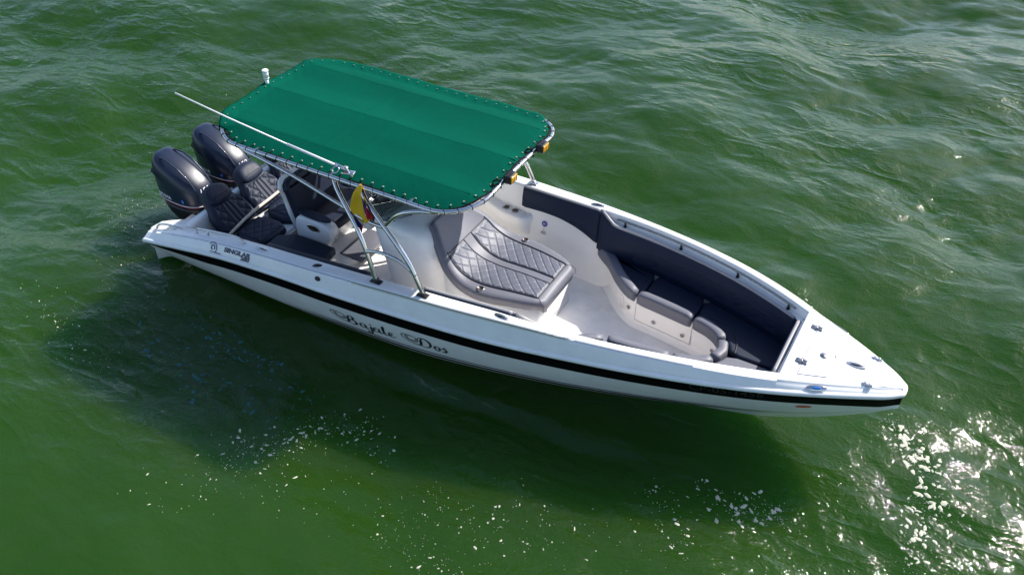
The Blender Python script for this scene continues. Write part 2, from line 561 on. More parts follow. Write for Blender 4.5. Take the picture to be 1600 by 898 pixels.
# back edge turned down
mesh('foredeck', V, F, GEL, boat)
def zdeck(x, y):
    y1 = max(yc(min(x, 8.74)), .02); return zc(min(x, 8.74)) + .018 * (1 - min(1, abs(y) / y1) ** 2)
m = MB()
P = []
for y in np.linspace(-yi(XF) - .1, yi(XF) + .1, 13):
    P.append([(XF, y, zdeck(XF, y) - .001), (XF - .012, y, zdeck(XF, y) - .012), (XF - .014, y * .95, .88), (XF - .014, y * .72, .5)])
V, F = grid(P)
mesh('foredeck_bulkhead', V, F, LINER, boat)
# anchor locker hatch, its seam is a real gap between lid and a dark gasket
hp = [(7.87, .42), (7.87, -.42), (8.115, -.315), (8.115, .315)]
def slab(poly, off, h, rr=1, ins=0.0):
    p = smooth_closed(poly, rr) if rr else [np.array(q, float) for q in poly]
    if ins: p = inset(p, ins)
    return loft([[(q[0], q[1], zdeck(q[0], q[1]) + off - .02) for q in p], [(q[0], q[1], zdeck(q[0], q[1]) + off + h - .001) for q in p],
                 [(q[0], q[1], zdeck(q[0], q[1]) + off + h) for q in inset(p, .004)]])
def hatch_xy(u, v):
    a = np.array(hp[1]) * (1 - v) + np.array(hp[0]) * v; b = np.array(hp[2]) * (1 - v) + np.array(hp[3]) * v
    return a * (1 - u) + b * u
rows = []
for u in [0] + list(np.linspace(0, 1, 9)) + [1]:
    row = []
    for v in [0] + list(np.linspace(0, 1, 15)) + [1]:
        x, y = hatch_xy(u, v); row.append((x, y, zdeck(x, y) + .006))
    rows.append(row)
rows[0] = [(x, y, z - .006) for x, y, z in rows[0]]; rows[-1] = [(x, y, z - .006) for x, y, z in rows[-1]]
for q in rows: q[0] = (q[0][0], q[0][1], q[0][2] - .006); q[-1] = (q[-1][0], q[-1][1], q[-1][2] - .006)
V, F = grid(rows)
hatch = mesh('anchor_hatch', V, F, GEL, boat, smooth=False)
loop_ = [hatch_xy(0, v) for v in np.linspace(0, 1, 14)] + [hatch_xy(u, 1) for u in np.linspace(0, 1, 6)[1:]] + [hatch_xy(1, v) for v in np.linspace(1, 0, 14)[1:]] + [hatch_xy(u, 0) for u in np.linspace(1, 0, 6)[1:-1]]
m = MB(); m.add(*tube([(x + .0, y, zdeck(x, y) + .0015) for x, y in loop_], .0055, seg=6, closed=True)); m.build('hatch_gasket', TEXTG, hatch)
for y in (-.25, .29):
    m = MB()
    z = zdeck(7.85, y) + .006
    m.add(*box((7.825, y, z + .004), (.05, .055, .012), bev=.004)); m.add(*box((7.89, y, z + .006), (.05, .055, .012), bev=.004))
    m.add(*tube([(7.856, y - .03, z + .012), (7.856, y + .03, z + .012)], .009))
    m.build('hatch_hinge', DSTEEL, hatch)
m = MB(); m.add(*disc((8.02, -.06, zdeck(8.02, -.06) + .006), .038, .008, seg=20)); m.add(*disc((8.02, -.06, zdeck(8.02, -.06) + .013), .024, .006, seg=16))
m.build('hatch_latch', DSTEEL, hatch)
m = MB(); m.add(*disc((8.12, 0.0, zdeck(8.12, 0) + .001), .014, .006, seg=10)); m.build('deck_button', DSTEEL, boat)

def popcleat(x, y, z, yawd=0, name='cleat', L=.085, W=.03, R=None):
    R = rotz(yawd) if R is None else R
    m = MB()
    m.add(*disc((x, y, z), L, .007, R=R, seg=24, ry=W))
    c = np.array([x, y, z]); up = R @ np.array([0, 0, 1.0]); ax = R @ np.array([1.0, 0, 0]); ay = R @ np.array([0, 1.0, 0])
    m.add(*tube([c - ax * .06 + up * .012, c - ax * .02 + up * .018, c + ax * .02 + up * .018, c + ax * .06 + up * .012], .007, n=3))
    o = m.build(name, STEEL, boat)
    m = MB(); m.add(*disc(c + up * .0065, L * .55, .002, R=R, seg=16, ry=W * .5)); m.build('cleat_recess', RUBBER, o)
    return o
popcleat(8.32, -.01, zdeck(8.32, 0), 8, L=.10, W=.038)
for s in (-1, 1):
    popcleat(5.05, s * (yc(5.05) - .06), zc(5.05) + .001, -s * -7, L=.085, W=.03)
    popcleat(1.98, s * (yc(1.98) - .085), zc(1.98) + .001, 0, L=.10, W=.03)
# bow chocks
for s, x in ((-1, 8.475), (1, 8.475)):
    y = s * (yc(8.475) - .022); z = zdeck(x, y)
    m = MB()
    a = rotz(-s * 33)
    m.add(*box((x, y, z + .006), (.11, .03, .010), R=None, bev=.004))
    for d in (-.026, .026):
        m.add(*tube([(x + d * 1.6, y, z + .006), (x + d * 1.2, y, z + .026), (x + d * .35, y, z + .03)], .006, n=4))
    m.build('bow_chock', STEEL, boat)
# side oval navigation lights on the slope, port and starboard
for s in (-1, 1):
    x = 8.07; t = .5
    c = np.array([x, s * (yr(x) * .5 + yc(x) * .5 + .004), (zr(x) + .028 + zc(x)) / 2 + .004])
    e = .01
    tx = np.array([1, s * (yc(x + .1) - yc(x - .1)) / .2, 0]); tx /= np.linalg.norm(tx)
    up = np.array([0, s * (yc(x) - yr(x)), zc(x) - zr(x) - .028]); up /= np.linalg.norm(up)
    n = np.cross(tx, up); n *= (1 if n[1] * s > 0 else -1)
    up = np.cross(n, tx)
    R = np.stack([tx, up, n], 1)
    m = MB(); m.add(*disc(c, .10, .010, R=R, seg=24, ry=.03)); o = m.build('navigation_light', STEEL, boat)
    m = MB(); m.add(*disc(c + n * .009, .045, .006, R=R, seg=16, ry=.016)); m.build('light_lens', BLUE if s < 0 else GLASS, o)
# oval marker below stripe
x = 8.0; t = t_stripe(x) + .13
c = side_pt(x, t) + side_nrm(x, t) * .002; n = side_nrm(x, t); tx = side_pt(x + .05, t) - side_pt(x - .05, t); tx /= np.linalg.norm(tx)
R = np.stack([tx, np.cross(n, tx), n], 1)
m = MB(); m.add(*disc(c, .075, .008, R=R, seg=20, ry=.022)); m.build('hull_reflector', ORANGE, boat)
# thru-hull on slope
def slope_frame(x, t=.5, s=-1):
    y0, z0, y1, z1 = yr(x), zr(x) + .028, yc(x), zc(x)
    c = np.array([x, s * (y0 + (y1 - y0) * t + .003), z0 + (z1 - z0) * t + .002])
    tx = np.array([.2, s * (yc(x + .1) - yc(x - .1)), (zc(x + .1) - zc(x - .1))]); tx /= np.linalg.norm(tx)
    up = np.array([0, s * (y1 - y0), z1 - z0]); up -= tx * (up @ tx); up /= np.linalg.norm(up)
    n = np.cross(tx, up); n *= (1 if n[1] * s > 0 else -1)
    return c, tx, up, n
c, tx, up, n = slope_frame(2.86, .55)
m = MB(); m.add(*disc(c, .038, .006, R=np.stack([tx, up, n], 1), seg=16, ry=.028)); m.build('drain_outlet', DARKP, boat)

# rod holders on gunwale
for s in (-1, 1):
    m = MB(); m.add(*disc((2.78, s * (yc(2.78) - .075), zc(2.78) + .001), .06, .006, R=rotz(30 * -s), seg=18, ry=.035, inner=.55)); o = m.build('rod_holder', STEEL, boat)
    m = MB(); m.add(*disc((2.78, s * (yc(2.78) - .075), zc(2.78) + .002), .035, .014, R=rotz(30 * -s), seg=14, ry=.022)); m.build('rod_holder_cap', RUBBER, o)

# grab rails
def grabrail(pts, posts, r=.013, name='grab_rail'):
    m = MB(); m.add(*tube(pts, r, n=5)); o = m.build(name, STEEL, boat)
    for a, b in posts:
        m = MB(); m.add(*tube([a, b], .010)); m.add(*disc(a, .022, .006, seg=10)); m.build('rail_post', STEEL, o)
for s in (-1, 1):
    y = lambda x: s * (yc(x) - .10)
    grabrail([(.10, s * 1.17, .395), (.18, s * 1.165, .47), (.36, s * 1.17, .52), (.52, s * 1.18, .53), (.62, s * 1.18, .545)], [((.10, s * 1.17, .37), (.10, s * 1.17, .41))], .014)
    grabrail([(.88, y(.88), zc(.88) + .01), (.90, y(.9), zc(.9) + .06), (1.1, y(1.1), zc(1.1) + .065), (1.35, y(1.35), zc(1.35) + .065), (1.56, y(1.56), zc(1.56) + .06), (1.68, y(1.68), zc(1.68) + .008)],
             [((1.08, y(1.08), zc(1.08)), (1.08, y(1.08), zc(1.08) + .065)), ((.89, y(.89), zc(.89)), (.89, y(.89), zc(.89) + .03))], .013)

# ------------------------------------------------------------------ lettering
def text_mesh(body, size, extrude=0.0015, shear=0.0, xs_=1.0, off_=0.0):
    cu = bpy.data.curves.new('t', 'FONT')
    cu.body = body; cu.size = size; cu.extrude = extrude; cu.shear = shear; cu.resolution_u = 3; cu.offset = off_
    ob = bpy.data.objects.new('t', cu); COL.objects.link(ob)
    dg = bpy.context.evaluated_depsgraph_get()
    me = bpy.data.meshes.new_from_object(ob.evaluated_get(dg))
    V = np.array([v.co[:] for v in me.vertices]); F = [tuple(p.vertices) for p in me.polygons]
    bpy.data.objects.remove(ob); bpy.data.curves.remove(cu); bpy.data.meshes.remove(me)
    V[:, 0] *= xs_
    return V, F
def text_on(name, body, size, fn, material, parent, **k):
    V, F = text_mesh(body, size, **k)
    return mesh(name, [fn(v) for v in V], F, material, parent, smooth=False)
def on_side(x0, t0, dt=0.0):
    def f(v):
        x = x0 + v[0]; H = zr(x) - zch(x)
        t = t0 - v[1] / H + dt * v[0]
        return side_pt(x, t) + side_nrm(x, t) * (.006 + v[2])
    return f
text_on('registration_lettering', 'CP-05-1456', .15, on_side(6.98, .195), GREYINK, boat, xs_=.92)
def on_slope(x0, t0):
    def f(v):
        c, tx, up, n = slope_frame(x0 + v[0], t0)
        return c + up * v[1] + n * (.002 + v[2])
    return f
badge = text_on('model_lettering', 'SINGLAR', .072, on_slope(1.46, .44), BLUEINK, boat, shear=.15, xs_=1.42, extrude=.002, off_=.003)
text_on('model_number_lettering', '280', .062, on_slope(1.73, .16), BLUEINK, boat, shear=.15, xs_=1.4, extrude=.002, off_=.003)
m = MB()
c, tx, up, n = slope_frame(1.28, .55)
R = np.stack([tx, up, n], 1)
def arc3(c, R, r, a0, a1, w, off=.003, k=14):
    pts = [c + R @ np.array([r * math.cos(math.radians(a)), r * math.sin(math.radians(a)), off]) for a in np.linspace(a0, a1, k)]
    return tube(pts, w, seg=5)
m.add(*arc3(c, R, .062, -60, 150, .004)); m.add(*arc3(c, R, .028, -40, 250, .006)); m.add(*tube([c + R @ np.array([-.05, -.05, .003]), c + R @ np.array([.02, -.055, .003]), c + R @ np.array([.13, -.06, .003])], .0045, seg=5))
m.build('builder_emblem', BLUEINK, boat)

# hand-drawn script: strokes (x, y, width) in letter units, y up
SCRIPT = []
def st(*pts): SCRIPT.append(pts)
def swash(dx, dy):       # the capital's double loop to its upper left
    st((dx - .02, dy + .10, .012), (dx - .30, dy + .12, .010), (dx - .68, dy + .32, .012), (dx - .98, dy + .66, .014), (dx - .98, dy + .90, .020), (dx - .80, dy + 1.0, .014), (dx - .60, dy + .97, .010))
    st((dx - .62, dy + .88, .008), (dx - .60, dy + .60, .010), (dx - .34, dy + .38, .012), (dx - .08, dy + .42, .014), (dx + .04, dy + .62, .016), (dx - .06, dy + .84, .014), (dx - .36, dy + .98, .012), (dx - .66, dy + .98, .010), (dx - .74, dy + .78, .010), (dx - .58, dy + .52, .010), (dx - .26, dy + .50, .010), (dx - .06, dy + .62, .010), (dx - .10, dy + .78, .010))
# B
swash(0, 0)
st((-.10, .13, .02), (.04, .12, .05), (.14, .28, .085), (.20, .55, .095), (.26, .82, .06), (.36, .99, .02))
st((.26, .93, .015), (.42, 1.0, .03), (.60, .93, .075), (.62, .76, .08), (.48, .60, .04), (.32, .56, .015))
st((.36, .56, .02), (.56, .52, .05), (.70, .36, .09), (.64, .14, .07), (.42, .03, .03), (.22, .06, .02), (.14, .16, .015))
# a
st((1.34, .46, .03), (1.18, .54, .03), (1.02, .42, .055), (.98, .20, .065), (1.08, .04, .03), (1.22, .10, .02), (1.34, .30, .02))
st((1.40, .54, .05), (1.36, .32, .075), (1.36, .10, .065), (1.46, .02, .03), (1.56, .12, .015))
# j
st((1.80, .54, .04), (1.76, .30, .075), (1.72, 0, .075), (1.66, -.28, .06), (1.50, -.42, .05), (1.36, -.34, .05), (1.44, -.22, .03), (1.66, -.10, .015), (1.90, .08, .015))
st((1.82, .72, .05), (1.86, .78, .06), (1.88, .80, .03))
# a
st((2.30, .46, .03), (2.14, .54, .03), (1.98, .42, .055), (1.94, .20, .065), (2.04, .04, .03), (2.18, .10, .02), (2.30, .30, .02))
st((2.36, .54, .05), (2.32, .32, .075), (2.32, .10, .065), (2.42, .02, .03), (2.54, .14, .015))
# l
st((2.54, .14, .015), (2.70, .50, .02), (2.80, .86, .03), (2.76, 1.0, .04), (2.68, .80, .07), (2.66, .40, .085), (2.68, .10, .065), (2.80, .02, .03), (2.92, .12, .015))
# e
st((2.92, .12, .015), (3.14, .26, .025), (3.26, .42, .04), (3.18, .54, .03), (3.04, .42, .06), (3.00, .18, .07), (3.12, .02, .04), (3.30, .06, .02), (3.46, .20, .012))
# D
DX = 5.02
swash(DX - .02, 0)
st((DX - .12, .13, .02), (DX + .04, .10, .05), (DX + .14, .26, .085), (DX + .20, .55, .095), (DX + .26, .82, .06), (DX + .34, .97, .02))
st((DX + .02, .80, .012), (DX + .20, .98, .025), (DX + .48, 1.0, .05), (DX + .74, .82, .08), (DX + .82, .52, .085), (DX + .70, .20, .06), (DX + .44, .04, .03), (DX + .20, .06, .02), (DX + .06, .14, .015))
# o
st((DX + 1.22, .52, .03), (DX + 1.08, .44, .055), (DX + 1.03, .22, .075), (DX + 1.12, .04, .04), (DX + 1.28, .08, .05), (DX + 1.36, .30, .06), (DX + 1.30, .48, .03), (DX + 1.22, .52, .02), (DX + 1.44, .40, .015))
# s
st((DX + 1.48, .30, .012), (DX + 1.72, .58, .04), (DX + 1.70, .42, .05), (DX + 1.78, .24, .075), (DX + 1.68, .04, .05), (DX + 1.52, .04, .05), (DX + 1.56, .12, .02))
def script_mesh(S, fn):
    m = MB()
    for k, stroke in enumerate(SCRIPT):
        c = crom([(a, b, w) for a, b, w in stroke], 7)
        P = []
        for i in range(len(c)):
            T = c[min(i + 1, len(c) - 1)][:2] - c[max(i - 1, 0)][:2]
            T = T / (np.linalg.norm(T) + 1e-9)
            N = np.array([-T[1], T[0]])
            w = max(c[i][2] * 1.2, .034)
            a = c[i][:2] + N * w * .8; b = c[i][:2] - N * w * .8
            off = .0004 * (k % 5)
            P.append([fn((a[0] * S[0], a[1] * S[1], off)), fn((b[0] * S[0], b[1] * S[1], off))])
        V, F = grid(P); m.add(V, F)
    return m
def on_side2(x0, z_rel):
    def f(v):
        x = x0 + v[0]; H = zr(x) - zch(x)
        t = 1 - (z_rel + v[1]) / H
        return side_pt(x, t) + side_nrm(x, t) * (.005 + v[2])
    return f
script_mesh((.190, .185), on_side2(3.11, .225)).build('boat_name_lettering', INK, boat, smooth=False)

# ------------------------------------------------------------------ forward seating: white base, cushions, bolsters, backrests
halfc = curve1([5.16, 5.30, 5.45, 5.62, 5.86, 6.2, 6.55, 6.78, 6.93, 7.0], [1.0, .87, .73, .55, .385, .34, .30, .25, .16, .0])
inner = crom([(5.14, .98, 0), (5.24, .90, 0), (5.38, .79, 0), (5.58, .58, 0), (5.84, .40, 0), (6.2, .345, 0), (6.55, .30, 0), (6.78, .25, 0), (6.93, .15, 0), (6.99, .0, 0)], 6)
inner = [np.array(p)[:2] for p in inner]
full = [p for p in inner] + [np.array([p[0], -p[1]]) for p in reversed(inner[:-1])]
def curve_frames(path):
    out = []
    n = len(path)
    for i in range(n):
        T = path[min(i + 1, n - 1)] - path[max(i - 1, 0)]
        T = T / (np.linalg.norm(T) + 1e-9)
        out.append((path[i], T, np.array([-T[1], T[0]])))     # N points to the port/left of travel
    return out
fr = curve_frames(full)
# seat base front (toe-in), slightly inset under the bolsters
P = []
for (c, T, N) in fr:
    P.append([(c[0] + N[0] * o_, c[1] + N[1] * o_, z) for o_, z in ((.05, .50), (.03, .47), (.035, .30), (.045, .18), (.03, .13), (-.02, FL + .004))])
P = np.array(P)
V, F = grid(P)
base = mesh('bow_seat_base', V, F, LINER, boat)
# locker doors: thin raised panels, latches and round speaker
def base_pt(u, z, off=0.0):
    i = min(max(int(u * (len(fr) - 1)), 0), len(fr) - 2); f = u * (len(fr) - 1) - i
    c = fr[i][0] * (1 - f) + fr[i + 1][0] * f; N = fr[i][2] * (1 - f) + fr[i + 1][2] * f
    o_ = .037 - off
    return np.array([c[0] + N[0] * o_, c[1] + N[1] * o_, z])
def u_at(x, s):
    best = min(range(len(fr)), key=lambda i: abs(fr[i][0][0] - x) + (0 if fr[i][0][1] * s >= 0 else 9))
    return best / (len(fr) - 1)
for s in (1, -1):
    ua, ub = u_at(5.92, s), u_at(6.6, s)
    P = [[base_pt(u, z, .006) for z in (.19, .20, .43, .44)] for u in np.linspace(ua, ub, 14)]
    V, F = grid(P); door = mesh('locker_door', V, F, LINER, base)
    m = MB()
    loop = [base_pt(u, .185, .004) for u in np.linspace(ua, ub, 14)] + [base_pt(ub, .3, .004)] + [base_pt(u, .445, .004) for u in np.linspace(ub, ua, 14)] + [base_pt(ua, .3, .004)]
    m.add(*tube(loop, .004, seg=5, closed=True)); m.build('door_seam', TEXTG, base)
    for x, z in ((5.80, .30), (6.12, .27), (6.52, .27), (6.86, .30)):
        c = base_pt(u_at(x, s), z, .012); i = int(u_at(x, s) * (len(fr) - 1)); n = -np.array([*fr[i][2], 0])
        ax = np.cross([0, 0, 1.0], n); R = np.stack([ax, np.cross(n, ax), n], 1)
        m = MB(); m.add(*disc(c, .024, .008, R=R, seg=14)); m.add(*disc(c + n * .008, .012, .004, R=R, seg=10)); m.build('push_latch', DSTEEL, base)
    c = base_pt(u_at(5.66, s), .27, .004); i = int(u_at(5.66, s) * (len(fr) - 1)); n = -np.array([*fr[i][2], 0])
    ax = np.cross([0, 0, 1.0], n); R = np.stack([ax, np.cross(n, ax), n], 1)
    m = MB(); m.add(*disc(c, .055, .006, R=R, seg=20, ry=.10, inner=.8)); m.build('speaker_ring', LINER, base)

def bolster(ua, ub, name='seat_bolster', zb=.43, zt=.605, depth=.115, material=None):
    P = []
    us = np.linspace(ua, ub, 16)
    for k, u in enumerate(us):
        i = min(int(u * (len(fr) - 1)), len(fr) - 2); f = u * (len(fr) - 1) - i
        c = fr[i][0] * (1 - f) + fr[i + 1][0] * f; N = fr[i][2] * (1 - f) + fr[i + 1][2] * f; N = N / np.linalg.norm(N)
        e = 1.0
        if k in (0, 15): e = .82
        elif k in (1, 14): e = .95
        d, h, zm = depth * e, (zt - zb) * e, (zt + zb) / 2
        ring = []
        for a in np.linspace(0, 2 * math.pi, 16, endpoint=False):
            ca, sa = math.cos(a), math.sin(a)
            sx = math.copysign(abs(ca) ** .45, ca); sy = math.copysign(abs(sa) ** .5, sa)
            o_ = d / 2 + sx * d / 2 - .006; z = zm + sy * h / 2
            ring.append((c[0] + N[0] * o_, c[1] + N[1] * o_, z))
        P.append(ring)
    V, F = loft(P)
    return mesh(name, V, F, material or VINYL, boat)
g = .004
uA, uB, uC = u_at(5.90, 1), u_at(6.58, 1), u_at(6.94, 1)
bolster(.012, uA - g); bolster(uA + g, uB - g); bolster(uB + g, uC - g)
bolster(uC + g, 1 - uC - g)
bolster(1 - uC + g, 1 - uB - g); bolster(1 - uB + g, 1 - uA - g); bolster(1 - uA + g, .988)

def yb(x): return yi(x) - .14          # seat back inner face at seat level
ZS = .56
def seat_poly(x0, x1, s, n=8):
    a = []
    for x in np.linspace(x0, x1, n):
        c = min(full[:len(full) // 2], key=lambda q: abs(q[0] - x))
        a.append((x, s * (halfc(x) + .09)))
    b = [(x, s * max(yb(x) - .01, halfc(x) + .12)) for x in np.linspace(x1, x0, n)]
    return a + b
for s in (1, -1):
    for x0, x1 in ((5.36, 5.955), (5.965, 6.60)):
        V, F = cushion(seat_poly(x0, x1, s), ZS, .13, r=.03, round_it=1)
        mesh('seat_cushion', V, F, SHADENAVY, boat)  # shade of the well is painted by the darker vinyl
# curved forward corner cushions and centre
for s in (1, -1):
    V, F = cushion([(6.61, s * .385), (6.80, s * .335), (6.96, s * .26), (7.06, s * .15), (7.12, s * .012), (7.50, s * .012), (7.66, s * .02), (7.66, s * .40), (7.40, s * .52), (7.1, s * .60), (6.9, s * .68), (6.61, s * .74)], ZS, .13, r=.03, round_it=1)
    mesh('corner_cushion', V, F, SHADENAVY if s > 0 else VINYL, boat)  # one vinyl in two colours: port painted shaded, starboard painted sunlit
V, F = tube([(6.61, .40, ZS + .003), (6.86, .44, ZS + .005), (7.02, .36, ZS + .005), (7.13, .2, ZS + .005), (7.17, .02, ZS + .005)], .006, n=8)
mesh('cushion_piping', V, F, PIPE, boat)

# backrests along the well with a narrow rolled top
def backrest(x0, x1, s, zt_off, zb_, name, ins=0.0, m_=None, n=30, thick=.06, top_w=.055):
    P = []
    for k, x in enumerate(np.linspace(x0, x1, n)):
        zt = zc(x) + zt_off(x); zb2 = zb_(x)
        yo = yi(x) - ins(x) - .004; 
        lean = .06 * (zt - zb2) / .45
        e = .012 if k in (0, n - 1) else 0
        # outer top, rolled edge, inner top, inner face down
        prof = [(yo, zb2 + e), (yo, zt - .012 - e), (yo - .012, zt - e), (yo - top_w + .012, zt - e), (yo - top_w, zt - .014 - e),
                (yo - top_w - lean * .3, zt * .75 + zb2 * .25), (yo - top_w - lean * .7, (zt + zb2) / 2), (yo - top_w - lean, zb2 + .02 + e), (yo - top_w - lean + .02, zb2 + e)]
        P.append([(x, s * max(a, .02), b) for a, b in prof])
    V, F = loft(P)
    if s < 0: pass
    return mesh(name, V, F, m_ or VINYL, boat)
tray = lambda x: .002 + .050 * min(1, max(0, (x - 5.16) / .16))
zbm = curve1([3.9, 4.1, 4.4, 4.65, 4.9, 5.12, 5.22], [.72, .73, .755, .75, .70, .61, .56])
for s in (1, -1):
    backrest(4.08, 5.13, s, lambda x: .012 - .0, zbm, 'coaming_pad', ins=lambda x: .0, m_=SHADEV)
    b = backrest(5.145, 7.63, s, lambda x: .012 - .12 * min(1, max(0, (x - 5.16) / .2)), lambda x: .54, 'seat_backrest', ins=tray, n=50, m_=SHADEV)
    for x0, x1, par in ((4.10, 5.12, None), (5.16, 7.60, b)):
        off = lambda x: (0.0 if x < 5.14 else tray(x))
        m = MB(); m.add(*tube([(x, s * (yi(x) - off(x) - .033), zc(x) + .004 - (.115 * min(1, max(0, (x - 5.16) / .2)) if x > 5.14 else 0)) for x in np.linspace(x0, x1, 30)], .020, seg=10)); m.build('sunlit_pad_edge', EDGE, par or boat)  # added light roll, paints the sunlit top of the pad
# quilt relief on the port and starboard seat backs
def quilt_patch(Pf, nrm, nu, nv, du, dv, amp, mask=None):
    """Pf(u,v)->point; diamond quilting as real relief, nu x nv grid, du,dv diamonds across"""
    P = []
    for i in range(nu):
        row = []
        for j in range(nv):
            u, v = i / (nu - 1), j / (nv - 1)
            a = (u * du + v * dv); b = (u * du - v * dv)
            h = min(1, 1.25 * abs(math.sin(math.pi * a)) ** .30) * min(1, 1.25 * abs(math.sin(math.pi * b)) ** .30)
            edge = min(1, min(u, 1 - u) * nu / 3.0, min(v, 1 - v) * nv / 3.0)
            row.append(Pf(u, v) + nrm(u, v) * (amp * h * edge + .0015))
        P.append(row)
    return grid(P)
for s in (1, -1):
    def Pf(u, v, s=s):
        x = 5.62 + u * 1.85
        zt = zc(x) - .20 - .04 * math.cos(u * 3.0) ** 2 - max(0, .12 - u) * 1.0; z = .60 + (zt - .60) * v
        f = (z - .54) / (zc(x) - .108 - .54)
        y = yi(x) - tray(x) - .004 - .055 - .06 * (zc(x) - .108 - .54) / .45 * (1 - f) * 1.0
        return np.array([x, s * y, z])
    V, F = quilt_patch(Pf, lambda u, v, s=s: np.array([-.2, -s * 1.0, .1]), 150, 26, 9, 1.6, .009)
    mesh('quilted_back_panel', V, F, SHADEV, boat)
# forward backrest across the well
P = []
hw = yi(7.66) - .075
for k, y in enumerate(np.linspace(-hw, hw, 16)):
    zt = .925 - .01 * abs(y / hw)
    prof = [(7.685, .54), (7.685, zt - .012), (7.675, zt), (7.635, zt), (7.622, zt - .014), (7.60, .80), (7.585, .57), (7.60, .54)]
    P.append([(a, y, b) for a, b in prof])
V, F = loft(P)
fb = mesh('bow_backrest', V, F, SHADEV, boat)
m = MB(); m.add(*tube([(7.655, y, .918 - .01 * abs(y / hw)) for y in np.linspace(-hw + .02, hw - .02, 14)], .024, seg=10)); m.build('sunlit_pad_edge', EDGE, fb)

m = MB(); m.add(*box((7.695, 0, .885), (.055, 2 * hw + .06, .05), bev=.004)); m.build('deck_ledge', LINER, boat)
# recessed side trays with a slim rail, one each side
for s in (1, -1):
    P = []
    for x in np.linspace(5.26, 7.68, 50):
        yo = yi(x) + .004; zt = zc(x)
        P.append([(x, s * yo, zt - .03), (x, s * (yo - .006), zt - .10), (x, s * (yo - .015), zt - .112), (x, s * (yi(x) - .05), zt - .116), (x, s * (yi(x) - .08), zt - .116)])
    V, F = grid(P)
    tr_ = mesh('rod_tray', V, F if s > 0 else [tuple(reversed(f)) for f in F], LINER, boat)
    m = MB()
    m.add(*tube([(x, s * (yi(x) - .026), zc(x) - .05) for x in np.linspace(5.34, 7.58, 40)], .010, seg=8))
    rl = m.build('tray_rail', DSTEEL, tr_)
    for x in (5.45, 6.17, 6.88, 7.5):
        m = MB(); m.add(*tube([(x, s * (yi(x) - .026), zc(x) - .11), (x, s * (yi(x) - .026), zc(x) - .045)], .012)); m.add(*disc((x, s * (yi(x) - .026), zc(x) - .114), .02, .01, seg=10)); m.build('rail_standoff', RUBBER, tr_)

# port and starboard pods with cup holders, stickers
def cup(c, r=.045, R=None, parent=boat, name='cup_holder'):
    R_ = np.eye(3) if R is None else R
    m = MB(); m.add(*disc(c, r, .008, R=R_, seg=22, inner=.78)); o = m.build(name, STEEL, parent)
    m = MB()
    ring = lambda k, z: [np.array(c) + R_ @ np.array([k * math.cos(t), k * math.sin(t), z]) for t in np.linspace(0, 2 * math.pi, 20, endpoint=False)]
    V, F = grid([ring(r * .8, .007), ring(r * .8, .002), ring(r * .02, .002)], True)
    m.add(V, F); m.build('cup_well', CUPIN, o)
    return o
for s in (1, -1):
    P = []
    xs_p = np.linspace(3.10, 4.22, 24)
    for x in xs_p:
        u = (x - 3.10) / 1.12
        e = math.sin(math.pi * min(1, u * 1.15) * .5) * (1 - max(0, (u - .86) / .14) ** 3) if u > .0 else 0
        w = .06 + .15 * max(0, e); zt = .80 - .16 * min(1, u * 1.5)
        row = [(x, s * (yi(x) + .01), zt + .12 * (1 - e)), (x, s * (yi(x) - w * .55), zt + .01), (x, s * (yi(x) - w + .02), zt), (x, s * (yi(x) - w), zt - .03), (x, s * (yi(x) - w * 1.0), zt - .14), (x, s * (yi(x) * .9), zt - .30), (x, s * (yi(x) * .9), zt - .36)]
        P.append(row)
    V, F = grid(P)
    pod = mesh('cup_pod', V, F if s > 0 else [tuple(reversed(f)) for f in F], LINER, boat)
    cup((3.86, s * (yi(3.86) - .105), .652), .05, parent=pod)
    cup((3.99, s * (yi(3.99) - .105), .648), .05, parent=pod)
def wallR(x, k, s):
    c = wall(x, k, s); a = wall(x + .01, k, s) - wall(x - .01, k, s); b = wall(x, k - .01, s) - wall(x, k + .01, s)
    a /= np.linalg.norm(a); b -= a * (a @ b); b /= np.linalg.norm(b); n = np.cross(a, b)
    if n[1] * s > 0: n = -n
    return c, np.stack([a, b, n], 1)
c, R = wallR(4.40, .46, 1)
m = MB(); m.add(*disc(c + R[:, 2] * .012, .038, .002, R=R, seg=20)); o = m.build('safety_sticker', STICK, boat)
m = MB()
for dx in (-.009, .009):
    V, F = box((0, 0, 0), (.008, .026, .002)); m.add(V @ R.T + c + R[:, 2] * .016 + R[:, 0] * dx, F)
m.build('sticker_emblem', WHITEP, o)
m = MB()
for k, (w, dy) in enumerate(((.022, -.07), (.055, -.10), (.075, -.118), (.07, -.133))):
    V, F = box((0, 0, 0), (w, .006, .0015)); m.add(V @ R.T + c + R[:, 2] * .013 + R[:, 1] * dy, F)
m.build('sticker_print', TEXTG, o)

# ------------------------------------------------------------------ forward lounger on its white base
LX = [3.66, 3.74, 3.84, 3.94, 4.05, 4.18, 4.35, 4.55, 4.75, 4.92, 5.06, 5.14]
zl = curve1(LX, [1.18, 1.12, 1.02, .92, .81, .735, .70, .70, .705, .70, .69, .67])
wo = curve1(LX, [.30, .34, .41, .48, .53, .565, .585, .575, .53, .48, .42, .37])     # outer half width
wq = curve1(LX, [.22, .26, .33, .40, .425, .435, .435, .42, .39, .36, .33, .28])     # quilt half width
xs_l = np.concatenate([np.linspace(3.66, 5.10, 46), [5.125, 5.14]])
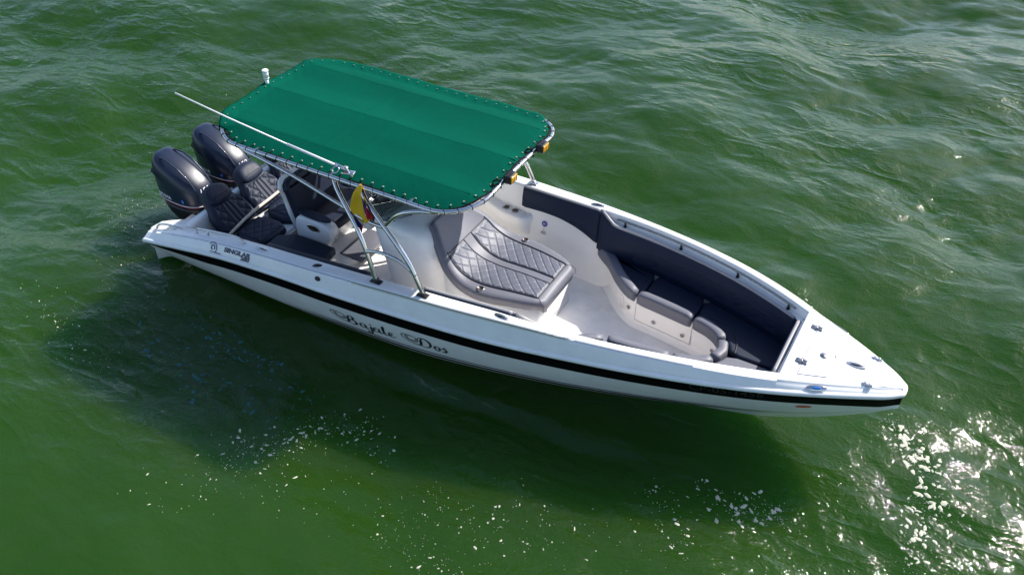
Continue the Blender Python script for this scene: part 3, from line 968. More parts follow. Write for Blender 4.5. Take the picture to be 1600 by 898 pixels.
# base
P = []
for x in np.linspace(3.50, 5.06, 30):
    w = wo(min(max(x, 3.7), 5.06)) - .035 + max(0, (3.9 - x)) * .25
    zt = zl(max(x, 3.66)) - .10
    P.append([(x, -w - .05, FL), (x, -w - .035, FL + .02), (x, -w - .01, .3), (x, -w, zt), (x, w, zt), (x, w + .01, .3), (x, w + .035, FL + .02), (x, w + .05, FL)])
V, F = loft(P)
lb = mesh('lounger_base', V, F, GEL, boat)
for s in (-1, 1):      # toe rail / hand rail along the base foot
    m = MB()
    m.add(*tube([(3.95, s * .70, .50), (4.00, s * .70, .44), (4.14, s * .72, .42), (4.35, s * .735, .44), (4.6, s * .70, .50), (4.85, s * .60, .50), (5.02, s * .52, .46), (5.06, s * .50, .44)], .009, n=6))
    o = m.build('base_handrail', DSTEEL, lb)
m = MB(); m.add(*disc((5.075, -.20, .42), .018, .01, R=roty(90), seg=12)); m.build('locker_latch', DSTEEL, lb)
# padded body: rounded edge frame
P = []
for k, x in enumerate(xs_l):
    w, z = wo(x), zl(x)
    e = 1.0 if k < len(xs_l) - 2 else (.985 if k == len(xs_l) - 2 else .96)
    dzdx = (zl(x + .01) - zl(x - .01)) / .02
    n = np.array([-dzdx, 0, 1]) / math.hypot(dzdx, 1)
    th = .125
    dz_e = 0 if e == 1 else (-.012 if e > .97 else -.035)
    prof = [(-w + .02, -th), (-w, -th + .02), (-w - .004, -.05), (-w + .006, -.02), (-w + .03, -.003), (-w + .07, .004), (-wq(x), .0), (0, .0), (wq(x), .0), (w - .07, .004), (w - .03, -.003), (w - .006, -.02), (w + .004, -.05), (w, -th + .02), (w - .02, -th)]
    P.append([np.array([x, a * e, z + dz_e]) + n * b for a, b in prof])
V, F = loft(P)
lounge = mesh('lounger_cushion', V, F, VINYL, boat)
for s in (-1, 1):
    m = MB(); 
    pp = [(x, s * wq(x), zl(x) + .006) for x in np.linspace(3.93, 5.05, 40)]
    pp2 = [(5.05, s * yy, zl(5.05) + .006) for yy in np.linspace(wq(5.05), .0, 8)][1:]
    m.add(*tube(pp + pp2, .007, seg=6)); m.build('piping', PIPE, lounge)
    m = MB()
    m.add(*tube([(x, s * (.055 + .03 * min(1, max(0, (4.3 - x) / .4))), zl(x) + .006) for x in np.linspace(3.95, 5.05, 36)], .005, seg=6)); m.build('piping', PIPE, lounge)
    # quilt panels
    def Pf(u, v, s=s):
        x = 3.955 + u * (5.035 - 3.955)
        a = .06 + .03 * min(1, max(0, (4.3 - x) / .4)); b = wq(x) - .012
        y = a + (b - a) * v
        return np.array([x, s * y, zl(x)])
    def Nf(u, v):
        x = 3.955 + u * 1.08
        d = (zl(x + .01) - zl(x - .01)) / .02
        return np.array([-d, 0, 1]) / math.hypot(d, 1)
    V, F = quilt_patch(Pf, Nf, 190, 64, 8.5, 2.4, .012)
    mesh('quilted_panel', V, F if s > 0 else [tuple(reversed(f)) for f in F], QUILT, lounge)
m = MB(); m.add(*tube([(3.945, y, zl(3.945) + .008) for y in np.linspace(-.39, .39, 14)], .006, seg=6)); m.build('piping', PIPE, lounge)
for s in (-1, 1):
    m = MB(); m.add(*tube([(5.05, s * .33, zl(5.05) + .004), (5.10, s * .37, zl(5.10) + .003), (5.14, s * .385, .64), (5.145, s * .385, .57)], .003, seg=5)); m.build('seam', PIPE, lounge)
    cup((4.42, s * .508, zl(4.42) + .004), .042, parent=lounge)

# ------------------------------------------------------------------ console, dash and windscreen
def ring_rr(cx, cy, hx, hy, z, p=4.0, n=36, skew=0.0):
    out = []
    for t in np.linspace(0, 2 * math.pi, n, endpoint=False):
        c, s = math.cos(t), math.sin(t)
        out.append((cx + hx * math.copysign(abs(c) ** (2 / p), c), cy + hy * math.copysign(abs(s) ** (2 / p), s), z + skew * math.copysign(abs(c) ** (2 / p), c)))
    return out
rings = [ring_rr(3.56, 0, .48, .54, FL), ring_rr(3.56, 0, .46, .52, FL + .05), ring_rr(3.50, 0, .46, .515, .40), ring_rr(3.42, 0, .48, .51, .75),
         ring_rr(3.34, 0, .46, .49, .98, skew=.02), ring_rr(3.29, 0, .43, .465, 1.07, skew=.01), ring_rr(3.27, 0, .39, .43, 1.115), ring_rr(3.25, 0, .33, .38, 1.135), ring_rr(3.25, 0, .1, .1, 1.14)]
V, F = loft(rings)
cons = mesh('console', V, F, GEL, boat)
m = MB()
m.add(*loft([ring_rr(2.98, .0, .16, .42, 1.0), ring_rr(2.98, .0, .16, .42, 1.17), ring_rr(3.0, 0, .12, .38, 1.21)]))
m.build('dashboard', DARKP, cons)
m = MB(); m.add(*loft([ring_rr(2.83, .0, .04, .40, .85, n=24), ring_rr(2.80, .0, .05, .43, 1.05, n=24), ring_rr(2.84, 0, .05, .42, 1.12, n=24)])); m.build('dash_face', GEL, cons)
# steering wheel
m = MB()
cw = np.array([2.68, .16, 1.03]); Rw = roty(-62)
m.add(*tube([cw + Rw @ np.array([.17 * math.cos(t), .17 * math.sin(t), 0]) for t in np.linspace(0, 2 * math.pi, 28, endpoint=False)], .014, closed=True))
for t in (90, 210, 330):
    m.add(*tube([cw + Rw @ np.array([0, 0, -.03]), cw + Rw @ np.array([.17 * math.cos(math.radians(t)), .17 * math.sin(math.radians(t)), 0])], .010))
m.add(*disc(cw + Rw @ np.array([0, 0, -.04]), .04, .04, R=Rw)); m.add(*tube([cw, cw + np.array([.14, 0, -.06])], .02))
m.build('steering_wheel', RUBBER, cons)
m = MB(); m.add(*box((2.86, -.22, 1.08), (.08, .09, .05), bev=.01)); m.add(*tube([(2.86, -.22, 1.08), (2.83, -.22, 1.22)], .014)); m.add(*disc((2.83, -.22, 1.20), .028, .05)); m.build('throttle_lever', DSTEEL, cons)
# windscreen: curved tinted sheet with thickness and a steel foot
P = []
ws = []
for t in np.linspace(-1, 1, 30):
    a = t * math.radians(82)
    xb = 3.02 + .40 * math.cos(a); yb_ = .47 * math.sin(a) / math.sin(math.radians(82))
    ws.append((xb, yb_, 1.10 + (.03 if abs(t) > .9 else 0)))
    h = .22 * (1 - .35 * abs(t) ** 3)
    xt, yt, zt = xb - .14, yb_ * .95, 1.11 + h
    P.append([(xb, yb_, 1.11), (xb + (xt - xb) * .5, yb_ * .975, 1.11 + h * .5), (xt, yt, zt), (xt - .008, yt * .985, zt), (xb - .012, yb_ * .98, 1.11)])
V, F = loft(P)
wsc = mesh('windscreen', V, F, GLASS, cons)
m = MB(); m.add(*tube([(a, b, 1.115) for a, b, c in ws], .014, seg=8)); m.build('windscreen_trim', STEEL, wsc)
m = MB()
for k in (3, 9, 15, 21, 26):
    m.add(*disc((ws[k][0] - .02, ws[k][1] * .97, 1.15), .012, .012, R=roty(70), seg=8))
m.build('windscreen_bolts', DARKP, wsc, kind='stuff')
# air vent slit on console flank
m = MB(); m.add(*box((3.72, -.36, 1.00), (.20, .012, .02), R=None, bev=.004)); m.build('vent_slit', TEXTG, cons)
# plinth step along console foot
m = MB(); m.add(*loft([ring_rr(3.54, 0, .54, .585, FL - .01), ring_rr(3.54, 0, .53, .575, FL + .035), ring_rr(3.54, 0, .51, .555, FL + .045)])); m.build('console_plinth', GEL, cons)

# ------------------------------------------------------------------ helm seat
# white shell, dark cushions, starboard armrest pod with oval recess
m = MB()
m.add(*loft([ring_rr(2.02, .10, .46, .58, FL, p=6), ring_rr(2.02, .10, .45, .57, .22, p=6), ring_rr(2.02, .10, .44, .56, .235, p=6)]))
helm = m.build('helm_seat_base', GEL, boat)
m = MB(); m.add(*loft([ring_rr(1.86, .12, .22, .50, .23, p=6), ring_rr(1.86, .12, .24, .52, .50, p=6), ring_rr(1.86, .12, .25, .53, .52, p=6)])); m.build('helm_seat_pedestal', GEL, helm)
# cushion
V, F = cushion([(1.72, -.30), (2.20, -.33), (2.24, .1), (2.20, .56), (1.72, .58)], .64, .13, r=.05, round_it=2)
mesh('helm_seat_cushion', V, F, SHADENAVY, helm)
# back: tall rounded panel leaning aft
def panel(y0, y1, x0, z0, x1, z1, th, rtop=.14, rings_n=9, ny=15):
    P = []
    for j, v in enumerate(np.linspace(0, 1, rings_n)):
        pass
    hw = (y1 - y0) / 2; yc_ = (y0 + y1) / 2; L = math.hypot(x1 - x0, z1 - z0)
    ax = np.array([(x1 - x0) / L, 0, (z1 - z0) / L]); n = np.array([ax[2], 0, -ax[0]])
    out = [(-hw, 0.0), (-hw * 1.0, L * .35), (-hw * .98, L - rtop)]
    for a in np.linspace(180, 0, 11):
        t = math.radians(a)
        cxx = (-hw + rtop) if a > 90 else (hw - rtop)
        out.append((cxx + rtop * math.cos(t), L - rtop + rtop * math.sin(t)))
    out += [(hw * .98, L - rtop), (hw, L * .35), (hw, 0.0)]
    o0 = [np.array(q) for q in out]
    R = []
    for ins, d in ((.03, -th / 2), (.006, -th * .42), (0, -th * .2), (0, th * .2), (.008, th * .4), (.03, th / 2), (.06, th / 2 + .006)):
        q = inset(o0, ins) if ins else o0
        R.append([np.array([x0, yc_, z0]) + ax * b + np.array([0, 1, 0]) * a + n * d for a, b in q])
    return loft(R)
V, F = panel(-.42, .60, 1.80, .52, 1.60, 1.12, .10)
mesh('helm_seat_back', V, F, SHADENAVY, helm)
V, F = panel(-.45, .63, 1.74, .50, 1.54, 1.14, .05)
mesh('helm_seat_shell', V, F, GEL, helm)
# front step pad (dark grey nonskid pad on a white rim)
m = MB(); m.add(*box((2.44, -.02, .235), (.34, .60, .03), bev=.01)); m.build('foot_pad', VINYL, helm)
# armrest pod
def pod(s, name):
    y0 = -.40 if s < 0 else .64
    P = []
    for d, k in ((-.075, .94), (-.06, 1), (.06, 1), (.075, .94)):
        pts = smooth_closed([(1.80, .20), (2.16, .20), (2.20, .40), (2.34, .60), (2.30, .73), (2.05, .76), (1.80, .74), (1.76, .6), (1.77, .4)], 2)
        c = np.array([2.03, .5])
        P.append([(c[0] + (q[0] - c[0]) * k, y0 + s * d, c[1] + (q[1] - c[1]) * k) for q in pts])
    V, F = loft(P)
    o = mesh(name, V, F, GEL, helm)
    return o
ar = pod(-1, 'armrest_pod')
m = MB(); m.add(*disc((2.06, -.475, .645), .10, .012, R=rotx(90) , seg=24, ry=.05, inner=.86)); m.build('armrest_rim', STEEL, ar)
m = MB(); m.add(*disc((2.06, -.472, .645), .085, .006, R=rotx(90), seg=20, ry=.042)); m.build('armrest_recess', CUPIN, ar)
pod(1, 'armrest_pod')
V, F = cushion([(1.80, -.46), (2.20, -.47), (2.30, -.40), (2.20, -.33), (1.80, -.33)], .785, .03, r=.014, round_it=2)
mesh('armrest_pad', V, F, SHADENAVY, ar)
# forward leaning bolster and its white bracket, navy pad above
m = MB(); m.add(*tube([(2.42, -.02, .90), (2.42, .12, .905), (2.42, .30, .905), (2.42, .50, .90)], .075, seg=16, n=4)); m.build('leaning_bolster', VINYL, helm)
m = MB(); m.add(*loft([ring_rr(2.42, .24, .10, .30, .62, n=24), ring_rr(2.42, .24, .09, .27, .86, n=24)])); m.build('bolster_bracket', GEL, helm)
m = MB(); m.add(*loft([ring_rr(2.12, .42, .10, .30, .92, n=24), ring_rr(2.10, .42, .12, .32, .97, n=24), ring_rr(2.08, .42, .11, .31, 1.10, n=24), ring_rr(2.08, .42, .08, .28, 1.12, n=24)])); m.build('head_bolster', SHADENAVY, helm)

# ------------------------------------------------------------------ aft bench: three backs, cushions, beige straps
m = MB(); m.add(*box((1.16, .05, .22), (.74, 1.72, .26), bev=.03)); bench = m.build('aft_bench_base', GEL, boat)
def bucket(y0, material, mq):
    """scalloped quilted back: head bolster, fluted centre, quilted wings"""
    x0, z0, x1, z1 = .98, .38, .60, .74
    L = math.hypot(x1 - x0, z1 - z0)
    ax = np.array([(x1 - x0) / L, 0, (z1 - z0) / L]); n = np.array([ax[2], 0, -ax[0]])
    O = np.array([x0, y0, z0])
    def P3(a, b, d): return O + ax * b + np.array([0, 1, 0]) * a + n * d
    outline = [(-.27, -.02), (-.285, .12), (-.28, .26), (-.235, .34), (-.20, .40), (-.19, .50), (-.15, .59), (-.06, .635), (.06, .635), (.15, .59), (.19, .50), (.20, .40), (.235, .34), (.28, .26), (.285, .12), (.27, -.02)]
    o0 = smooth_closed(outline, 1)
    R = []
    for ins, d in ((.03, -.10), (.005, -.085), (0, -.05), (0, .015), (.012, .04), (.035, .055)):
        q = inset(o0, ins) if ins else o0
        R.append([P3(a, b, d) for a, b in q])
    V, F = loft(R)
    o = mesh('bench_back', V, F, material, bench)
    # fluted / quilted front relief
    nu, nv = 70, 60
    G = []
    for i in range(nu):
        u = i / (nu - 1); b = .0 + u * .36; row = []
        hwid = np.interp(b, [0, .12, .26, .34, .36], [.235, .25, .245, .20, .185])
        for j in range(nv):
            v = j / (nv - 1) * 2 - 1; a = v * hwid
            if abs(v) < .42:
                h = abs(math.cos(math.pi * (v / .42) * 1.5 * 1.0)) ** .5
            else:
                p_, q_ = (b * 14 + abs(v) * 3.2), (b * 14 - abs(v) * 3.2)
                h = abs(math.sin(math.pi * p_ * .5)) ** .5 * abs(math.sin(math.pi * q_ * .5)) ** .5
            e = min(1, min(u, 1 - u) * 14, (1 - abs(v)) * 10)
            row.append(P3(a, b, .057 + .020 * h * e))
        G.append(row)
    V, F = grid(G); mesh('back_quilting', V, F, mq, o)
    # head bolster
    G = []
    for ins, d in ((0, .04), (.01, .075), (.04, .095), (.08, .10)):
        q = smooth_closed([(-.185, .38), (-.19, .50), (-.14, .59), (0, .62), (.14, .59), (.19, .50), (.185, .38), (0, .35)], 2)
        q = inset(q, ins) if ins else q
        G.append([P3(a, b, d) for a, b in q])
    V, F = loft(G); mesh('head_bolster', V, F, material, o)
for y0 in (-.60, -.02, .56):
    bucket(y0, SHADENAVY, SHADENAVY)
for y0 in (-.60, -.02, .56):
    V, F = cushion([(1.02, y0 - .275), (1.50, y0 - .275), (1.56, y0), (1.50, y0 + .275), (1.02, y0 + .275)], .43, .14, r=.05, round_it=1)
    o = mesh('bench_cushion', V, F, SHADENAVY, bench)
    def Pf(u, v, y0=y0): return np.array([1.08 + u * .40, y0 - .20 + v * .40, .431])
    V, F = quilt_patch(Pf, lambda u, v: np.array([0, 0, 1.0]), 50, 50, 3, 2.5, .012)
    mesh('cushion_quilting', V, F, SHADENAVY, o)
STRAP = mat('beige_webbing', (0.62, 0.54, 0.46), 0.7, noise=.15, nscale=20)
m = MB(); m.add(*tube([(1.05, -.92, .44), (1.04, -.5, .505), (1.03, -.1, .51), (1.02, .3, .515), (1.0, .8, .50)], .020, seg=8, n=6)); m.build('bench_crossbar', STRAP, bench)
m = MB(); m.add(*box((1.585, -.25, .335), (.03, .70, .05), bev=.012)); m.build('bench_trim', STRAP, bench)
# starboard and port quilted side cushions
for s in (-1, 1):
    P = []
    for x in np.linspace(.98, 2.30, 24):
        yo = yi(x) - .006; zt = zc(x) - .09; 
        P.append([(x, s * yo, zt), (x, s * (yo - .05), zt + .012), (x, s * (yo - .11), zt - .02), (x, s * (yo - .20), zt - .18), (x, s * (yo - .26), .44), (x, s * (yo - .24), .40), (x, s * yo, .40)])
    V, F = loft(P); o = mesh('quilt_pad', V, F, SHADENAVY, boat)
    def Pf(u, v, s=s):
        x = 1.05 + u * 1.2; yo = yi(x) - .006; zt = zc(x) - .09
        a = np.array([x, s * (yo - .112), zt - .02]); b = np.array([x, s * (yo - .26), .45])
        return a + (b - a) * v
    V, F = quilt_patch(Pf, lambda u, v, s=s: np.array([0, -s * .8, .6]), 90, 24, 7, 1.2, .010)
    mesh('pad_quilting', V, F, SHADENAVY, o)
    # flat jump seat pad
    V, F = cushion([(1.62, s * .52), (2.36, s * .50), (2.40, s * .52), (2.42, s * .99), (2.30, s * 1.02), (1.62, s * 1.02)], .50, .10, r=.02, round_it=1)
    mesh('jump_seat_pad', V, F, SHADENAVY, boat)
    m = MB(); m.add(*box((2.0, s * .78, .24), (.70, .46, .32), bev=.02)); m.build('jump_seat_box', GEL, boat)
    # long coaming bolster to the arch foot
    P = []
    for k, x in enumerate(np.linspace(1.9, 3.38, 24)):
        yo = yi(x) - .004; zt = zc(x) - .02; e = .015 if k in (0, 23) else 0
        P.append([(x, s * yo, zt - .16 + e), (x, s * yo, zt - .01 - e), (x, s * (yo - .02), zt - e), (x, s * (yo - .07), zt - e), (x, s * (yo - .095), zt - .02), (x, s * (yo - .10), zt - .13 + e), (x, s * (yo - .08), zt - .16 + e)])
    V, F = loft(P); mesh('coaming_bolster', V, F, SHADENAVY, boat)

# ------------------------------------------------------------------ arch frame and canopy
HWc, X0c, X1c = 1.06, 1.25, 4.64
def outline_pt(a, inset_=0.0):
    hx, hy = (X1c - X0c) / 2 - inset_, HWc - inset_
    r = .46 - inset_
    L = [2 * (hx - r), math.pi * r / 2, 2 * (hy - r), math.pi * r / 2] * 2
    L = [2 * (hy - r), math.pi * r / 2, 2 * (hx - r), math.pi * r / 2, 2 * (hy - r), math.pi * r / 2, 2 * (hx - r), math.pi * r / 2]
    T = sum(L); d = (a % 1.0) * T; k = 0
    while d > L[k]: d -= L[k]; k += 1
    cx = (X0c + X1c) / 2
    f = d / L[k]
    q = math.pi / 2 * f
    if k == 0: p = (cx + hx, -hy + r + d)
    elif k == 1: p = (cx + hx - r + r * math.cos(q), hy - r + r * math.sin(q))
    elif k == 2: p = (cx + hx - r - d, hy)
    elif k == 3: p = (cx - hx + r - r * math.sin(q), hy - r + r * math.cos(q))
    elif k == 4: p = (cx - hx, hy - r - d)
    elif k == 5: p = (cx - hx + r - r * math.cos(q), -hy + r - r * math.sin(q))
    elif k == 6: p = (cx - hx + r + d, -hy)
    else: p = (cx + hx - r + r * math.sin(q), -hy + r - r * math.cos(q))
    return p
def zframe(x, y):
    return 2.00 + .085 * (1 - (abs(y) / HWc) ** 2.2) + .01 * (x - 1.25) / 3.4
def zcan(x, y):
    a = abs(y)
    # faceted between long battens at 0 and .72
    z = np.interp(a, [0, .72, 1.06], [2.118, 2.085, 2.005]) + .01 * (x - 1.25) / 3.4
    w = .004 * math.sin(x * 5 + y * 3) * math.sin(y * 6 + 1) + .003 * math.sin(x * 11 - y * 2)
    sag = -.022 * math.sin(math.pi * min(1, (a % .72) / .72)) * (1 if a < .72 else .3)
    fold = 0
    for xf in (2.62, 3.02): fold += .0045 * math.exp(-((x - xf - .25 * y * 0) / .035) ** 2)
    ed = min(abs(HWc - a), abs(x - X0c), abs(X1c - x))
    puck = .0035 * math.exp(-max(0, ed) / .10) * math.cos((x + y) * 39.0)
    diag = .006 * math.sin(3.1 * x - 4.3 * y + 1.5 * math.sin(1.7 * x)) * math.exp(-max(0, ed) / .5) + .005 * math.exp(-((x - 3.05 - .3 * y) / .10) ** 2 - ((y + .42) / .16) ** 2) - .005 * math.exp(-((x - 2.9 + .4 * y) / .06) ** 2 - ((y - .40) / .2) ** 2)
    return z + w + sag + fold + puck + diag
m = MB(); m.add(*tube([(*outline_pt(a), zframe(*outline_pt(a))) for a in np.linspace(0, 1, 140, endpoint=False)], .023, seg=10, closed=True))
arch = m.build('canopy_frame', STEEL, boat)
def wrap(x, y):          # 1 where the cloth is pulled over the tube (port side and stern), 0 where it is laced inside it
    a_ = min(1, max(0, (y - .15) / .3)); b_ = min(1, max(0, (1.75 - x) / .3)) * (1 if y > -.9 else 0)
    return max(a_, b_) * min(1, max(0, (4.5 - x) / .2))
# fabric: radial rings to a medial line keeps the rounded corners
NA, NR = 300, 46
P = []
cxm = (X0c + X1c) / 2
for i in range(NR):
    k = i / (NR - 1)
    row = []
    for a in np.linspace(0, 1, NA, endpoint=False):
        x0_, y0_ = outline_pt(a, .035); wv_ = wrap(x0_, y0_)
        x, y = outline_pt(a, .035 - .062 * wv_)
        mx_ = min(max(x, X0c + 1.03), X1c - 1.03)
        xx, yy = x + (mx_ - x) * k, y * (1 - k)
        row.append((xx, yy, zcan(xx, yy) + (.044 * wv_ - .012 * (1 - wv_)) * (1 - min(1, k * 8))))
    P.append(row)
P2 = [[(x, y, z - .006 - .04 * wrap(x, y)) for x, y, z in P[0]]] + P
V, F = grid(P2, True)
can = mesh('canopy_fabric', V, F, CANV, boat)
# a dark bound hem
m = MB(); m.add(*tube([(*outline_pt(a, .036 - .064 * wrap(*outline_pt(a, .036))), zcan(*outline_pt(a, .036)) - .012 - .004 * wrap(*outline_pt(a, .036))) for a in np.linspace(0, 1, 200, endpoint=False)], .011, seg=6, closed=True)); m.build('canopy_hem', CORD, can)
# seams
for y in (0.0, .72, -.72):
    m = MB()
    P = []
    for x in np.linspace(X0c + .06, X1c - .06, 60):
        if abs(y) > .5 and not (X0c + .12 < x < X1c - .12): continue
        P.append([(x, y - .008, zcan(x, y - .008) + .0012), (x, y + .008, zcan(x, y + .008) + .0012)])
    V, F = grid(P); m.add(V, F); m.build('canopy_seam', CANV, can)
for xf in (2.62, 3.02):
    P = []
    for y in np.linspace(-.72, .72, 40):
        P.append([(xf - .008, y, zcan(xf - .008, y) + .0012), (xf + .008, y, zcan(xf + .008, y) + .0012)])
    V, F = grid(P); mesh('canopy_seam', V, F, CANV, can)
# eyelets and lacing: too small to pick apart
em, cm_ = MB(), MB()
NE = 74
for i in range(NE):
    a = i / NE
    x, y = outline_pt(a, .085); wv_ = wrap(x, y); x, y = outline_pt(a, .085 - .045 * wv_); z = zcan(x, y) + .034 * wv_
    xa, ya = outline_pt(a, .02); xo, yo = outline_pt(a, -.01)
    em.add(*disc((x, y, z + .001), .0105 * (1 - .35 * wv_), .004, seg=8, inner=.45))
    dx = np.array([xo - x, yo - y]); dx /= np.linalg.norm(dx); tn = np.array([-dx[1], dx[0]])
    f0 = np.array([*outline_pt(a), zframe(*outline_pt(a))])
    pts = [np.array([x, y, z + .006]), np.array([*(f0[:2] - dx * .024), f0[2] + .012]), np.array([*f0[:2], f0[2] + .028]), np.array([*(f0[:2] + dx * .027), f0[2] + .004]), np.array([*(f0[:2] + dx * .012), f0[2] - .026])]
    cm_.add(*tube(pts, .0036, seg=5, n=2))
em.build('eyelets', BRASS, can, kind='stuff')
cm_.build('lacing', CORD, can, kind='stuff')
# longitudinal and cross battens under the cloth
m = MB()
for y in (0.0,):
    m.add(*tube([(x, y, zcan(x, y) - .06) for x in np.linspace(X0c, X1c, 12)], .014, seg=8))
m.build('canopy_ridge_tube', STEEL, arch)
for x in (1.95, 2.95, 3.95):
    m = MB(); m.add(*tube([(x, y, zframe(x, y) - .065 * (1 - (abs(y) / HWc) ** 6)) for y in np.linspace(-HWc + .03, HWc - .03, 21)], .016, seg=8)); m.build('canopy_cross_tube', STEEL, arch)
for s in (-1, 1):
    fl = [(4.15, s * 1.205, .99), (4.12, s * 1.205, 1.10), (4.0, s * 1.19, 1.342), (3.845, s * 1.17, 1.526), (3.68, s * 1.14, 1.673), (3.528, s * 1.10, 1.786), (3.425, s * 1.06, 1.846), (3.353, s * 1.02, 1.892), (3.29, s * .97, 1.945), (3.25, s * .92, 1.99)]
    rl_ = [(3.57, s * 1.23, .96), (3.546, s * 1.23, 1.063), (3.497, s * 1.215, 1.232), (3.407, s * 1.19, 1.45), (3.285, s * 1.15, 1.627), (3.157, s * 1.10, 1.755), (3.034, s * 1.04, 1.854), (2.965, s * .99, 1.929), (2.91, s * .93, 1.99)]
    for pth in (fl, rl_):
        m = MB(); m.add(*tube(pth, .027, seg=12, n=7)); leg = m.build('arch_leg', STEEL, boat)
        x, y, z = pth[0]
        m = MB(); m.add(*box((x, y, zc(x) + .008), (.13, .075, .016), R=None, bev=.006)); m.add(*tube([(x, y, z), (x - .004, y, z + .05)], .034, seg=12)); m.build('foot_plate', RUBBER if s < 0 else STEEL, leg)
    m = MB(); m.add(*tube([(3.46, s * 1.215, 1.32), (3.58, s * 1.215, 1.365), (3.72, s * 1.21, 1.375), (3.90, s * 1.20, 1.34), (4.08, s * 1.20, 1.23)], .020, seg=10, n=6)); m.build('arch_brace', STEEL, boat)
    m = MB(); m.add(*tube([(3.69, s * 1.14, 1.68), (3.82, s * 1.14, 1.835), (3.94, s * 1.13, 1.925), (4.08, s * 1.10, 1.972), (4.20, s * 1.06, 1.982), (4.29, s * 1.02, 1.985)], .021, seg=10, n=6)); m.build('arch_brace', STEEL, boat)
    m = MB(); m.add(*tube([(3.70, s * 1.14, 1.66), (3.45, s * 1.12, 1.65), (3.17, s * 1.10, 1.70), (2.85, s * 1.10, 1.79), (2.52, s * 1.10, 1.88), (2.18, s * 1.10, 1.95), (1.85, s * 1.08, 1.985), (1.62, s * 1.02, 1.99)], .021, seg=10, n=6)); m.build('arch_brace', STEEL, boat)
# whip antenna with its ratchet base
m = MB(); m.add(*tube([(3.10, -1.00, 2.115), (2.9, -1.0, 2.135), (2.4, -1.0, 2.185)], .014, seg=8)); m.add(*tube([(2.4, -1.0, 2.185), (1.6, -1.0, 2.275), (.86, -1.0, 2.375)], .009, seg=6))
ant = m.build('whip_antenna', WHITEP, boat)
m = MB(); m.add(*box((3.19, -1.0, 2.085), (.12, .07, .02), R=rotz(15), bev=.006)); m.add(*disc((3.15, -1.0, 2.09), .03, .05)); m.add(*tube([(3.17, -1.0, 2.10), (3.09, -1.0, 2.12), (3.02, -1.0, 2.13)], .020, seg=10))
m.add(*tube([(3.06 + .035 * math.cos(t), -1.0 - .05 + .035 * math.sin(t), 2.11 + .02 * math.sin(t)) for t in np.linspace(0, 6.28, 16, endpoint=False)], .007, closed=True)); m.build('antenna_mount', STEEL, ant)
# all-round stern light
m = MB(); m.add(*disc((1.25, .0, 2.09), .035, .02)); m.add(*tube([(1.25, .0, 2.10), (1.25, .0, 2.20)], .022, seg=10)); m.add(*disc((1.25, 0, 2.20), .034, .02)); nl = m.build('anchor_light', WHITEP, boat)
m = MB(); m.add(*disc((1.25, 0, 2.22), .033, .07)); m.add(*disc((1.25, 0, 2.29), .038, .02)); m.build('light_globe', WHITEP, nl)
# two amber work lights on the front tube
for y in (-.32, .36):
    m = MB(); m.add(*box((4.70, y, 2.125), (.07, .13, .09), bev=.01))
    for k in range(5): m.add(*box((4.655, y - .05 + k * .025, 2.125), (.03, .006, .08)))
    m.add(*tube([(4.66, y, 2.08), (4.64, y, 2.06)], .03)); wl = m.build('work_light', DARKP, boat)
    m = MB(); m.add(*box((4.738, y, 2.125), (.012, .11, .07), bev=.004)); o = m.build('amber_lens', AMBER, wl)
    m = MB()
    for k in (-1, 0, 1): m.add(*box((4.746, y + k * .035, 2.125), (.004, .004, .07)))
    m.build('lens_bars', DARKP, wl)
    m = MB(); m.add(*tube([(4.62, y - .06, 2.10), (4.60, y - .10, 2.12), (4.56, y - .11, 2.10), (4.60, y - .16, 2.09), (4.66, y - .12, 2.06)], .010, seg=6, n=4)); m.build('light_cable', CORD, wl)

